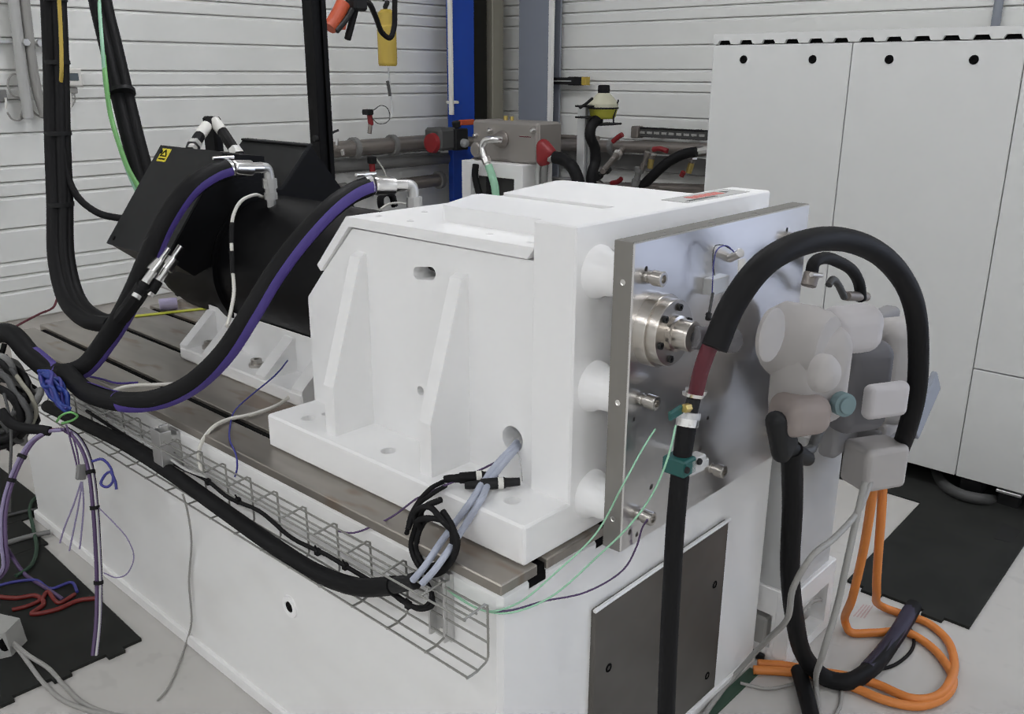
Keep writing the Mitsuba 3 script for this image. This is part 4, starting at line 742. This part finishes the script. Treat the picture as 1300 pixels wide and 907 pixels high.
for i, (a, b) in enumerate([[(0.852,3.216,0.02),(0.837,2.653,0.02)],[(0.827,2.989,0.02),(0.796,2.652,0.02)],[(0.874,2.989,0.02),(0.925,2.605,0.02)]]):
    solo('steel_rod', ('bright steel rod lying on the bed under the motor, longest one', 'short bright steel rod lying in front of the longer ones', 'bright steel rod lying furthest right under the motor')[i], 'rod', cyl(a, b, .012, n=10), 'm_steel')
cable('thin_wire', 'dark grey wire hanging from the motor underside to the rods', [(0.345,2,0.363),(0.687,2.709,0.15),(0.786,2.897,0.05)], .006, 'm_darkgrey', 'wire', n=6)
cable('thin_wire', 'black curved cable under the motor near the steel rods', [(0.807,2.949,0.03),(0.881,2.97,0.03),(0.932,2.892,0.03),(0.946,2.709,0.03)], .02, 'm_rubber', 'cable', n=8)

# ------------------------------------------------------------------ clutter at the left end of the bed
k = thing('cable_wrap', 'bunch of bright blue thin cables knotted at the far end of the basket', 'cable bundle')
c0 = np.array([(-0.201,1.966,0.079),(-0.195,1.921,0.065),(-0.191,1.875,0.042),(-0.19,1.833,0.018),(-0.19,1.804,-0.008)])
for i in range(13):
    q = c0 + np.array([[rng.uniform(-.022, .022), rng.uniform(-.02, .02), rng.uniform(-.022, .03)] for _ in c0]) * np.array([[.5], [1], [1.1], [1], [.4]])
    part(k, 'strand', tube(q, .0062, 7), 'm_bluewrap' if i % 3 else 'm_bluecable', smooth=60)
cable('earth_wire', 'green loop of wire round the end of the black conduit', [(-0.221,1.833,-0.052),(-0.213,1.806,-0.025),(-0.193,1.775,-0.011),(-0.177,1.767,-0.024),(-0.184,1.795,-0.047),(-0.211,1.82,-0.057)], .004, 'm_green', 'wire', n=6)
k = thing('black_cable_stub', 'thick black cable end left of the bed corner', 'cable')
part(k, 'tube', tube([(-0.356,1.928,0),(-0.341,1.892,-0.039),(-0.313,1.855,-0.054),(-0.279,1.816,-0.059),(-0.261,1.793,-0.063)], .017, 10), 'm_rubber', smooth=60)
for i, (lab, pts, r, m_) in enumerate((
    ('dark tangled hose at the left edge under the big hose', [(-0.298,2.135,0.081),(-0.271,2.093,0.055),(-0.27,2.042,0.015),(-0.266,1.979,-0.01),(-0.262,1.953,-0.056),(-0.287,1.959,-0.102)], .012, 'm_darkgrey'),
    ('second dark tangled cable at the left edge', [(-0.325,2.07,0.046),(-0.295,2.025,0.02),(-0.281,1.987,-0.03),(-0.289,1.972,-0.082),(-0.328,1.994,-0.123),(-0.366,2.032,-0.133)], .014, 'm_rubber'),
    ('olive grey tangled cable at the left edge', [(-0.259,2.172,0.086),(-0.238,2.139,0.065),(-0.232,2.069,0.028),(-0.227,2.015,-0.009),(-0.228,1.992,-0.061),(-0.248,1.995,-0.1)], .008, 'm_beige'),
    ('thin dark tangled cable dropping past the bed corner', [(-0.32,1.983,0.038),(-0.324,1.953,-0.038),(-0.338,1.932,-0.113),(-0.363,1.913,-0.214),(-0.379,1.938,-0.363)], .005, 'm_darkgrey'))):
    cable('tangled_cable', lab, pts, r, m_, n=7)
k = thing('cable_tangle', 'knot of dark hoses and cables filling the left photo edge below the big hose', 'cable bundle')
for i in range(16):
    a = np.array([(-0.266,2.259,0.09),(-0.24,2.183,0.056),(-0.228,2.118,0.009),(-0.229,2.064,-0.042),(-0.258,2.038,-0.097),(-0.314,2.053,-0.132)])
    q = a + np.array([[rng.uniform(-.05, .05), rng.uniform(-.05, .05), rng.uniform(-.06, .06)] for _ in a])
    part(k, 'strand', tube(q, rng.choice((.006, .009, .013)), 7), ('m_rubber', 'm_darkgrey', 'm_rubber', 'm_midgrey', 'm_blackmetal')[i % 5], smooth=60)
solo('metal_block', 'greyish clamp block in the cable tangle at the left edge', 'clamp', blob([[(c, .03) for c in [(-0.242,2.208,0.036),(-0.214,2.168,0.018),(-0.236,2.17,-0.031)]]], .015, 3), 'm_pipe')
# violet bundle hanging down over the bed side
def bundle(name, label, pts, strands, ties=()):
    k = thing(name, label, 'cable bundle'); p = np.array(pts)
    for (dx, dy, r, m_) in strands: part(k, 'strand', tube(p + [dx, dy, 0], r, 7), m_, smooth=60)
    for t in ties: part(k, 'tie', lathe(p[t], p[min(t + 1, len(p) - 1)] - p[t - 1], [(-.006, .015), (.006, .015)], 10), 'm_rubber')
    return k
bundle('violet_bundle', 'tied bundle of violet, pink and black cables hanging down the bed side to the floor', [(-0.215,1.789,-0.067),(-0.207,1.727,-0.08),(-0.208,1.664,-0.117),(-0.217,1.618,-0.17),(-0.24,1.566,-0.27),(-0.253,1.556,-0.389),(-0.271,1.544,-0.521),(-0.307,1.501,-0.632),(-0.344,1.468,-0.721)],
    ((-.006, 0, .006, 'm_violet'), (.004, -.004, .005, 'm_lilac'), (.010, .002, .004, 'm_rubber'), (0, .008, .005, 'm_maroon'), (.001, -.009, .0035, 'm_plate')), (3, 4, 6))
bundle('violet_bundle', 'second violet cable bundle looping from the bed corner down the left photo edge', [(-0.23,1.762,-0.058),(-0.262,1.795,-0.063),(-0.311,1.807,-0.085),(-0.356,1.792,-0.122),(-0.402,1.782,-0.187),(-0.447,1.759,-0.274),(-0.472,1.728,-0.365),(-0.482,1.719,-0.442),(-0.507,1.775,-0.512)],
    ((-.006, 0, .006, 'm_lilac'), (.006, -.003, .006, 'm_violet'), (.0, .008, .005, 'm_maroon'), (.009, .004, .004, 'm_plate')), (3, 4))
cable('thin_wire', 'thin lilac wire looping in a wide arc against the bed side', [(-0.231,1.554,-0.272),(-0.216,1.49,-0.308),(-0.202,1.439,-0.351),(-0.201,1.413,-0.406),(-0.225,1.417,-0.454),(-0.245,1.458,-0.479),(-0.259,1.519,-0.481)], .0022, 'm_lilac', 'wire', n=6)
cable('coiled_wire', 'small blue wire coil tied to the violet bundle', [(-0.216,1.593,-0.124),(-0.2,1.551,-0.11),(-0.192,1.515,-0.135),(-0.198,1.503,-0.173),(-0.213,1.512,-0.189),(-0.221,1.538,-0.184),(-0.206,1.535,-0.158),(-0.196,1.514,-0.144),(-0.192,1.497,-0.173),(-0.195,1.488,-0.196)], .0045, 'm_bluecable', 'wire', n=6)
for i, pts in enumerate(([(-0.219,1.758,-0.043),(-0.231,1.691,-0.146),(-0.239,1.663,-0.191)], [(-0.213,1.742,-0.063),(-0.222,1.693,-0.122),(-0.235,1.659,-0.191)], [(-0.237,1.654,-0.208),(-0.269,1.656,-0.277),(-0.306,1.663,-0.35),(-0.325,1.673,-0.404)], [(-0.235,1.652,-0.208),(-0.258,1.645,-0.277),(-0.294,1.639,-0.375),(-0.313,1.635,-0.424)], [(-0.235,1.652,-0.208),(-0.248,1.633,-0.277),(-0.275,1.618,-0.374),(-0.289,1.612,-0.418)])):
    cable('thin_wire', ('thin violet wire above the small grey splice box, left one', 'thin violet wire above the small grey splice box, right one', 'thin lilac wire fanning out below the splice box, leftmost', 'thin lilac wire fanning out below the splice box, middle', 'thin lilac wire fanning out below the splice box, rightmost')[i], pts, .0028, 'm_lilac' if i > 1 else 'm_violet', 'wire', n=6)
solo('splice_box', 'small grey splice box hanging in the thin lilac wires', 'splice', obox((-0.234,1.65,-0.174), (.3, .2, 1), (1, 0, 0), .05, .03, .02, .004), 'm_midgrey')
cable('violet_cable', 'violet cable running across the dark mat at the lower left', [(-0.465,1.739,-0.358),(-0.248,2.487,-0.8),(-0.232,2.427,-0.866),(-0.217,2.266,-0.866),(-0.202,2.117,-0.868)], .008, 'm_violet')
cable('red_cable', 'red cable snaking on the dark mat at the lower left', [(-0.37,2.324,-0.866),(-0.322,2.257,-0.866),(-0.264,2.219,-0.866),(-0.267,2.135,-0.866),(-0.322,2.102,-0.866),(-0.252,2.064,-0.866),(-0.165,2.064,-0.866),(-0.106,2.025,-0.866)], .009, 'm_shadedred')
cable('red_cable', 'second red cable looped on the dark mat beside the first', [(-0.362,2.183,-0.866),(-0.312,2.167,-0.866),(-0.261,2.175,-0.866),(-0.222,2.214,-0.866),(-0.222,2.102,-0.866),(-0.156,2.119,-0.866)], .008, 'm_shadedred')
cable('blue_cable', 'blue cable curving over the dark mat at the lower left', [(-0.344,2.398,-0.864),(-0.279,2.378,-0.864),(-0.221,2.333,-0.864),(-0.204,2.223,-0.864),(-0.133,2.213,-0.864),(-0.144,2.126,-0.864)], .006, 'm_bluecable')
cable('green_cable', 'dark green cable looped on the mats left of the bed', [(0.111,3.073,-0.86),(0.065,3.085,-0.86),(0.005,3.001,-0.862),(-0.059,2.792,-0.862),(-0.13,2.566,-0.862),(-0.198,2.452,-0.862),(-0.264,2.418,-0.862)], .008, 'm_darkgreen')
cable('floor_cable', 'dim grey cable lying across the back mat left of the bed', [(-0.092,2.996,-0.864),(-0.013,2.98,-0.864),(0.068,2.928,-0.864)], .008, 'm_darkgrey')
cable('floor_cable', 'dim grey cable lying slanted across the mats left of the bed', [(-0.19,2.733,-0.864),(-0.105,2.722,-0.864),(-0.023,2.696,-0.864)], .012, 'm_midgrey')
k = thing('floor_socket_box', 'grey angular socket box with a black opening at the lower left photo edge', 'socket box')
fb = [(-0.393,1.949,-0.886),(-0.465,1.894,-0.886),(-0.673,1.98,-0.886),(-0.528,2.22,-0.886)]
part(k, 'case', trimesh.convex.convex_hull(np.array([[p[0], p[1], FL + .001] for p in fb] + [[p[0] * .94 - .03, p[1] + .02, FL + .10] for p in fb])), 'm_boxgrey', smooth=False)
part(k, 'opening', lathe((-0.473,1.919,-0.83), (.55, -.75, .3), [(0, .026), (.008, .026)], 14), 'm_blackhole')
for i, pts in enumerate(([(-0.451,1.956,-0.84),(-0.445,1.891,-0.85),(-0.445,1.785,-0.865),(-0.447,1.669,-0.876),(-0.437,1.537,-0.879),(-0.392,1.406,-0.879),(-0.35,1.333,-0.879),(-0.304,1.241,-0.879)], [(-0.447,1.939,-0.84),(-0.435,1.827,-0.85),(-0.407,1.724,-0.87),(-0.405,1.616,-0.878),(-0.399,1.478,-0.879),(-0.368,1.374,-0.879),(-0.314,1.273,-0.879),(-0.241,1.137,-0.879)])):
    cable('floor_cable', ('grey cable from the socket box curving over the light floor, left strand', 'grey cable from the socket box curving over the light floor, right strand')[i], pts, .008, 'm_greycable')
cable('floor_cable', 'thin grey cable hanging from the basket down the bed side', [(-0.085,1.27,-0.179),(-0.06,1.304,-0.26),(-0.015,1.396,-0.425),(-0.012,1.453,-0.599),(-0.014,1.466,-0.76),(-0.016,1.525,-0.877),(-0.078,1.453,-0.88),(-0.181,1.343,-0.88),(-0.229,1.314,-0.88)], .0035, 'm_greycable', n=6)

# ------------------------------------------------------------------ front: hoses on the adapter plate and the unit under test
k = thing('drain_hose', 'long black hose hanging straight down in front of the steel end panel', 'hose')
dh = [(0.391,-0.205,0.327),(0.369,-0.21,0.249),(0.343,-0.22,0.106),(0.336,-0.225,-0.051),(0.332,-0.23,-0.216),(0.336,-0.235,-0.462),(0.36,-0.24,-0.894)] + [(0.14,-0.381,-0.886)]
part(k, 'tube', tube(dh, .0215, 16), 'm_rubber', smooth=60)
part(k, 'collar', lathe(dh[0], np.array(dh[1]) - dh[0], [(-.008, .026), (.012, .026)], 18), 'm_chrome'); part(k, 'collar', lathe(np.array(dh[0]) + [.002, 0, .012], np.array(dh[1]) - dh[0], [(-.008, .027), (.006, .027)], 18), 'm_alu')
part(k, 'valve', cyl((0.394,-0.205,0.328), (0.411,-0.205,0.377), .016), 'm_blackmetal')
part(k, 'valve_lever', obox((0.33,-0.21,0.365), (1, -.1, .2), (0, 0, 1), .045, .022, .01, .003), 'm_teal', 'teal lever')
part(k, 'brass_nut', cyl((0.345,-0.22,0.373), (0.368,-0.22,0.369), .010, n=6), 'm_brass')
for p in [(0.407,-0.205,0.384),(0.419,-0.205,0.39)]: part(k, 'ring', lathe(p, (.25, 0, 1), [(-.004, .024), (.004, .026)], 18), 'm_chrome')
part(k, 'upper_hose', tube([(0.408,-0.21,0.389),(0.381,-0.235,0.453),(0.367,-0.255,0.503),(0.373,-0.27,0.553),(0.383,-0.28,0.591)], .0175, 12), 'm_maroon', 'dark red hose section', smooth=60)
k = thing('pipe_clamp', 'grey clamp bracket with two black screws around the hanging hose', 'clamp')
part(k, 'plate', obox((0.393,-0.225,0.228), (1, 0, -.05), (0, 1, 0), .062, .03, .040, .003), 'm_plate')
part(k, 'jaw', obox((0.358,-0.21,0.234), (1, 0, 0), (0, 1, 0), .05, .06, .04, .004), 'm_teal')
part(k, 'arm', bx((0.458,-0.2,0.199)[0], (0.483,-0.2,0.191)[0], -.215, -.1225, (0.459,-0.2,0.189)[2], (0.457,-0.2,0.21)[2], .002), 'm_plate')
for p in [(0.385,-0.243,0.242),(0.334,-0.243,0.238)]: part(k, 'screw', lathe(p, (0, -1, 0), [(0, .008), (.006, .007)], 10), 'm_blackmetal')
k = thing('loop_hose', 'big black hose arching in a wide loop before the grey cabinet', 'hose')
lh = [(0.342,-0.285,0.525),(0.386,-0.295,0.61),(0.443,-0.32,0.684),(0.556,-0.34,0.718),(0.732,-0.36,0.712),(0.901,-0.39,0.66),(1.047,-0.41,0.57),(1.173,-0.41,0.459),(1.24,-0.41,0.335),(1.303,-0.4,0.201),(1.37,-0.37,0.064),(1.455,-0.33,-0.044)]
part(k, 'tube', tube(lh, .0275, 18), 'm_rubber', smooth=60)
k = thing('short_hose', 'short black hose elbow with a silver fitting at the far edge of the steel plate', 'hose')
sh = [(0.97,-0.2,0.566),(0.977,-0.2,0.597),(1.037,-0.2,0.603),(1.139,-0.2,0.577),(1.246,-0.2,0.534),(1.305,-0.2,0.486),(1.33,-0.2,0.439)]
part(k, 'tube', tube(sh, .0165, 14), 'm_rubber', smooth=60)
part(k, 'fitting', cyl((0.973,-0.2,0.574), (0.958,-0.2,0.539), .020), 'm_pipe'); part(k, 'fitting_screw', cyl((0.924,-0.22,0.579), (0.987,-0.22,0.567), .006), 'm_chrome')
part(k, 'lower_fitting', cyl((1.222,-0.2,0.467), (1.371,-0.2,0.439), .014), 'm_pipe')
part(k, 'strut', tube([(1.063,-0.21,0.527),(1.085,-0.21,0.539),(1.127,-0.21,0.517),(1.181,-0.21,0.472)], .010, 8), 'm_darkgrey', smooth=60)

k = thing('drive_unit', 'indistinct grey and white electric drive unit mounted before the steel plate inside the hose loop', 'drive unit')
def rbox(c, sx, sy, sz, r, ax=(1, 0, 0), ay=(0, 1, 0), ref=.02, it=0):
    """box of full sizes with edges rounded to radius r"""
    X = np.asarray(ax, float); X = X / np.linalg.norm(X); Z = np.cross(X, ay); Z = Z / np.linalg.norm(Z); Y = np.cross(Z, X)
    R_ = np.stack([X, Y, Z]); h = np.array([sx, sy, sz]) / 2 - r
    h3 = m3.Manifold.batch_hull([m3.Manifold.sphere(r, 24).translate([float(t) for t in np.asarray(c) + (h * np.array([a, b, d])) @ R_]) for a in (-1, 1) for b in (-1, 1) for d in (-1, 1)])
    o_ = h3.to_mesh(); return trimesh.Trimesh(o_.vert_properties[:, :3], o_.tri_verts, process=False)
UX, UY = (.88, -.47, 0), (.47, .88, 0)      # the unit stands turned a little towards the camera's right
part(k, 'motor_housing', lathe((0.859,-0.165,0.416), (0, -1, 0), [(0, .085), (.02, .098), (.10, .098), (.115, .092), (.13, .092), (.15, .080), (.156, .055), (.158, .0)], 40), 'm_dutgrey', 'grey round motor housing', smooth=40)
part(k, 'end_ring', lathe((0.501,-0.325,0.529), (0, -1, 0), [(0, .06), (.008, .06), (.012, .052), (.012, .0)], 32), 'm_dutgrey', smooth=40)
part(k, 'gear_case', rbox((0.865,-0.27,0.337), *(np.array([95, 70, 130]) * 2.292 / 1138), 28 * 2.292 / 1138, UX, UY), 'm_dutgrey', smooth=60)
part(k, 'upper_cover', rbox((0.995,-0.31,0.437), *(np.array([82, 50, 62]) * 2.328 / 1138), 22 * 2.328 / 1138, UX, UY), 'm_dutlight', 'light rounded cover', smooth=60)
part(k, 'lower_case', rbox((0.782,-0.29,0.258), *(np.array([70, 60, 52]) * 2.245 / 1138), 20 * 2.245 / 1138, UX, UY), 'm_dutbrown', 'brownish lower case', smooth=60)
part(k, 'pale_cap', lathe((0.671,-0.375,0.412), (-.2, -.95, .1), [(0, .045), (.02, .045), (.035, .034), (.04, .0)], 28), 'm_dutgrey', smooth=50)
part(k, 'dark_recess', rbox((1.236,-0.26,0.208), *(np.array([76, 50, 120]) * 2.598 / 1138), 20 * 2.598 / 1138, UX, UY), 'm_dutdark', 'dark recessed middle', smooth=60)
part(k, 'inverter_body', rbox((1.473,-0.27,0.196), *(np.array([70, 50, 140]) * 2.762 / 1138), 20 * 2.762 / 1138, UX, UY), 'm_dutgrey', smooth=60)
part(k, 'inverter_cover', rbox((1.148,-0.37,0.215), *(np.array([64, 20, 46]) * 2.463 / 1138), 9 * 2.463 / 1138, UX, UY), 'm_dutlight', 'white inverter cover', smooth=60)
part(k, 'coolant_port', lathe((0.853,-0.36,0.284), (-.5, -.8, .1), [(0, .030), (.025, .030), (.027, .021), (.035, .021)], 20), 'm_dutteal', 'teal coolant port')
part(k, 'connector_box', rbox((1.336,-0.3,-0.056), *(np.array([66, 50, 58]) * 2.722 / 1138), 8 * 2.722 / 1138, UX, UY), 'm_dutgrey', 'square connection box with the orange cables', smooth=60)
a, b = np.array((1.788,-0.31,0.101)), np.array((1.631,-0.31,-0.039))
part(k, 'side_plate', obox((a + b) / 2, b - a, (1, 0, 0), float(np.linalg.norm(b - a)), .10, .018, .003), 'm_bluegrey', 'blue-grey slanted side plate')
part(k, 'carrier', rbox((1.433,-0.19,0.161), *(np.array([165, 24, 165]) * 2.795 / 1138), .018, (1, 0, 0), (0, 1, 0)), 'm_dutmid', 'grey carrier plate behind the unit', smooth=60)
part(k, 'box_bracket', bx((1.39,-0.24,-0.045)[0], (1.606,-0.24,-0.113)[0], -.29, -.20, (1.515,-0.24,-0.139)[2], (1.461,-0.24,0.027)[2], .006), 'm_dutmid')
part(k, 'mount_arm', bx(1.40, 1.52, -.30, -.02, -.0115, .05, .01), 'm_dutgrey', smooth=60)
part(k, 'shaft_link', cyl((ox, -.222, oz), np.array((ox, -.222, oz)) + [.10, -.05, -.02], .026), 'm_dutdark')
part(k, 'clamp', blob([[(c, .026) for c in [(0.696,-0.27,0.256),(0.775,-0.27,0.18),(0.746,-0.27,0.156)]], [(c, .022) for c in [(0.779,-0.27,0.161),(0.904,-0.27,0.09)]]], .012, 6), 'm_blackmetal', 'black hose clamp below the unit', smooth=True)
part(k, 'clamp_hook', tube([(0.855,-0.27,0.122),(0.928,-0.27,0.11),(0.95,-0.27,0.135),(0.975,-0.27,0.153)], .014, 8), 'm_darkgrey', smooth=60)
k = thing('drain_hose', 'black hose dropping from the drive unit clamp past the pedestal to the floor', 'hose')
part(k, 'tube', tube([(0.804,-0.27,0.149),(0.915,-0.24,-0.059),(0.992,-0.22,-0.297),(1.083,-0.21,-0.504),(1.25,-0.2,-0.762),(1.323,-0.248,-0.851),(1.351,-0.303,-0.851),(1.471,-0.334,-0.851),(1.696,-0.329,-0.851),(1.863,-0.316,-0.851),(1.948,-0.308,-0.845)], .0285, 16), 'm_rubber', smooth=60)
cable('drain_hose', 'short piece of black hose lying on the floor at the lower photo edge', [(1.3,-0.159,-0.853),(1.207,-0.225,-0.853),(1.113,-0.29,-0.853),(0.998,-0.359,-0.858)], .0265, 'm_rubber', 'hose', n=12)
cable('purple_hose', 'dark purple sheath around the hose end running under the rubber mat', [(1.457,-0.331,-0.851),(1.593,-0.332,-0.851),(1.744,-0.325,-0.851),(1.909,-0.31,-0.849)], .0297, 'm_darkpurple', 'hose', n=12)
for i, pts in enumerate((
    [(1.353,-0.3,-0.109),(1.387,-0.29,-0.216),(1.464,-0.26,-0.427),(1.538,-0.22,-0.657),(1.687,-0.155,-0.855),(1.658,-0.189,-0.868),(1.712,-0.254,-0.868),(1.795,-0.337,-0.868),(1.771,-0.428,-0.868),(1.705,-0.503,-0.868),(1.622,-0.555,-0.868),(1.512,-0.56,-0.868),(1.411,-0.513,-0.868),(1.369,-0.428,-0.868),(1.36,-0.314,-0.868),(1.334,-0.203,-0.868),(1.272,-0.105,-0.868),(1.219,-0.036,-0.868)],
    [(1.43,-0.3,-0.136),(1.462,-0.3,-0.268),(1.522,-0.29,-0.454),(1.621,-0.27,-0.643),(1.888,-0.217,-0.86),(1.906,-0.283,-0.87),(1.914,-0.366,-0.87),(1.861,-0.453,-0.87),(1.758,-0.514,-0.868),(1.616,-0.55,-0.858),(1.489,-0.546,-0.856),(1.424,-0.494,-0.858),(1.432,-0.365,-0.87),(1.398,-0.271,-0.868),(1.349,-0.182,-0.868),(1.318,-0.111,-0.868),(1.26,-0.03,-0.868)])):
    cable('power_cable', ('orange high voltage cable hanging from the drive unit, left strand', 'orange high voltage cable hanging from the drive unit, right strand')[i], pts, .0148, 'm_orange', n=12)
cable('grey_cable', 'grey cable slanting from the drive unit past the pedestal to the bed foot', [(1.27,-0.32,-0.085),(1.18,-0.33,-0.139),(0.988,-0.34,-0.155),(0.864,-0.33,-0.168),(0.844,-0.3,-0.261),(0.921,-0.26,-0.416),(1.029,-0.16,-0.59),(1.146,-0.06,-0.761),(1.131,-0.005,-0.87),(0.984,-0.017,-0.875),(0.886,-0.032,-0.875)], .009, 'm_greycable')
cable('grey_cable', 'grey cable hanging from the drive unit to the floor in front of the pedestal', [(1.19,-0.33,-0.059),(1.128,-0.34,-0.179),(1.073,-0.35,-0.28),(1.045,-0.35,-0.396),(1.009,-0.34,-0.542),(1.278,-0.23,-0.86),(1.149,-0.302,-0.874)], .0098, 'm_greycable')
cable('grey_cable', 'thin grey loop of cable on the floor by the bed foot', [(1.137,-0.032,-0.878),(1.174,-0.113,-0.878),(1.263,-0.168,-0.878),(1.349,-0.211,-0.878),(1.36,-0.272,-0.878),(1.282,-0.317,-0.878),(1.174,-0.337,-0.878)], .006, 'm_greycable', n=7)
cable('grey_cable', 'thin grey cable bending into the pedestal window', [(1.325,-0.13,-0.673),(1.424,-0.12,-0.672),(1.638,-0.08,-0.771),(1.867,-0.02,-0.927),(1.956,0,-1.041),(1.896,0,-1.066)], .006, 'm_greycable', n=7)
cable('thin_black_cable', 'thin black cable curving on the floor beside the purple hose', [(1.877,-0.309,-0.878),(1.806,-0.362,-0.878),(1.72,-0.387,-0.878),(1.586,-0.374,-0.878),(1.496,-0.327,-0.878)], .006, 'm_rubber', n=7)

mk = [(1.79,-0.145,-0.886),(1.895,-0.142,-0.886),(1.915,-0.18,-0.886),(1.809,-0.189,-0.886)]
k = thing('floor_marking', 'faint pinkish worn stencil mark on the floor inside the orange cable loop', 'floor marking')
for i in range(4):
    t0, t1 = i / 4, i / 4 + .12; a, b, c, d = [np.array(p) for p in mk]
    q = [a + (d - a) * t0, b + (c - b) * t0, b + (c - b) * t1, a + (d - a) * t1]
    part(k, 'stroke', prism([(p[0], p[1]) for p in q], 'z', FL, FL + .0006), 'm_floorpink', smooth=False)
# pedestal under the drive unit
k = thing('pedestal', 'white welded steel pedestal with open lower frame beside the bed end', 'pedestal')
PX0, PX1, PY0, PY1 = 1.315, 1.665, -.10, .22
part(k, 'column', cat(bx(PX0 + .012, PX1 - .03, PY0 + .012, PY1, -.66, -.02, .004)), 'm_pedgrey', smooth=False)
part(k, 'front_frame', cut(bx(PX0, PX1, PY0 - .004, PY0 + .05, FL, -.60, .004), bx(PX0 + .085, PX1 - .05, PY0 - .1, PY0 + .1, -.84, -.68, 0)), 'm_bed', smooth=False)
part(k, 'side_frame', cut(bx(PX0, PX0 + .05, PY0 + .045, PY1, FL, -.60, .004), bx(PX0 - .1, PX0 + .1, PY0 + .06, PY1 - .05, -.83, -.70, 0)), 'm_bed', smooth=False)
part(k, 'back_frame', cat(bx(PX1 - .05, PX1, PY0 + .045, PY1, FL, -.82, .004), bx(PX0, PX1, PY1 - .05, PY1, FL, -.84, .004), bx(PX1 - .05, PX1, PY1 - .05, PY1, FL, -.6, .004)), 'm_bed', smooth=False)
part(k, 'top_plate', bx(PX0, PX1 - .02, PY0, PY1, -.03, -.012, .003), 'm_bed', smooth=False)
k = thing('machine_foot', 'grey levelling foot with a cable between bed and pedestal', 'foot')
fo = (1.333,-0.041,-0.886)
part(k, 'block', bx(1.318, 1.36, -.02, .06, FL, FL + .16, .008), 'm_boxgrey'); part(k, 'pad', bx(1.30, 1.312, -.03, .05, FL, FL + .03, .003), 'm_blackmetal')

# thin green wires from the basket end to the plate
for i, (lab, pts, m_) in enumerate((
    ('thin green wire from the basket end up to the hose clamp, right one', [(-0.02,0.171,-0.062),(-0.02,0.106,-0.075),(-0.01,0.034,-0.078),(0.014,-0.02,-0.068),(0.101,-0.06,-0.051),(0.177,-0.13,0.048),(0.191,-0.2,0.144),(0.198,-0.25,0.236),(0.201,-0.28,0.333),(0.219,-0.28,0.388)], 'm_mint'),
    ('thin green wire from the basket end up the plate edge, left one', [(-0.02,0.171,-0.057),(-0.02,0.068,-0.075),(-0.01,0.017,-0.07),(0.04,-0.02,-0.054),(0.125,-0.05,-0.006),(0.201,-0.1,0.078),(0.213,-0.16,0.214),(0.282,-0.16,0.277),(0.331,-0.16,0.313)], 'm_mint'),
    ('thin violet wire from the basket end to the bottom bolt of the steel plate', [(-0.01,0.034,-0.078),(0.012,-0.01,-0.067),(0.121,-0.02,-0.09),(0.232,-0.06,-0.099),(0.315,-0.1,-0.063),(0.325,-0.13,0.008),(0.329,-0.14,0.058),(0.319,-0.16,0.093)], 'm_violet'))):
    cable('thin_wire', lab, pts, .0022, m_, 'wire', n=6)
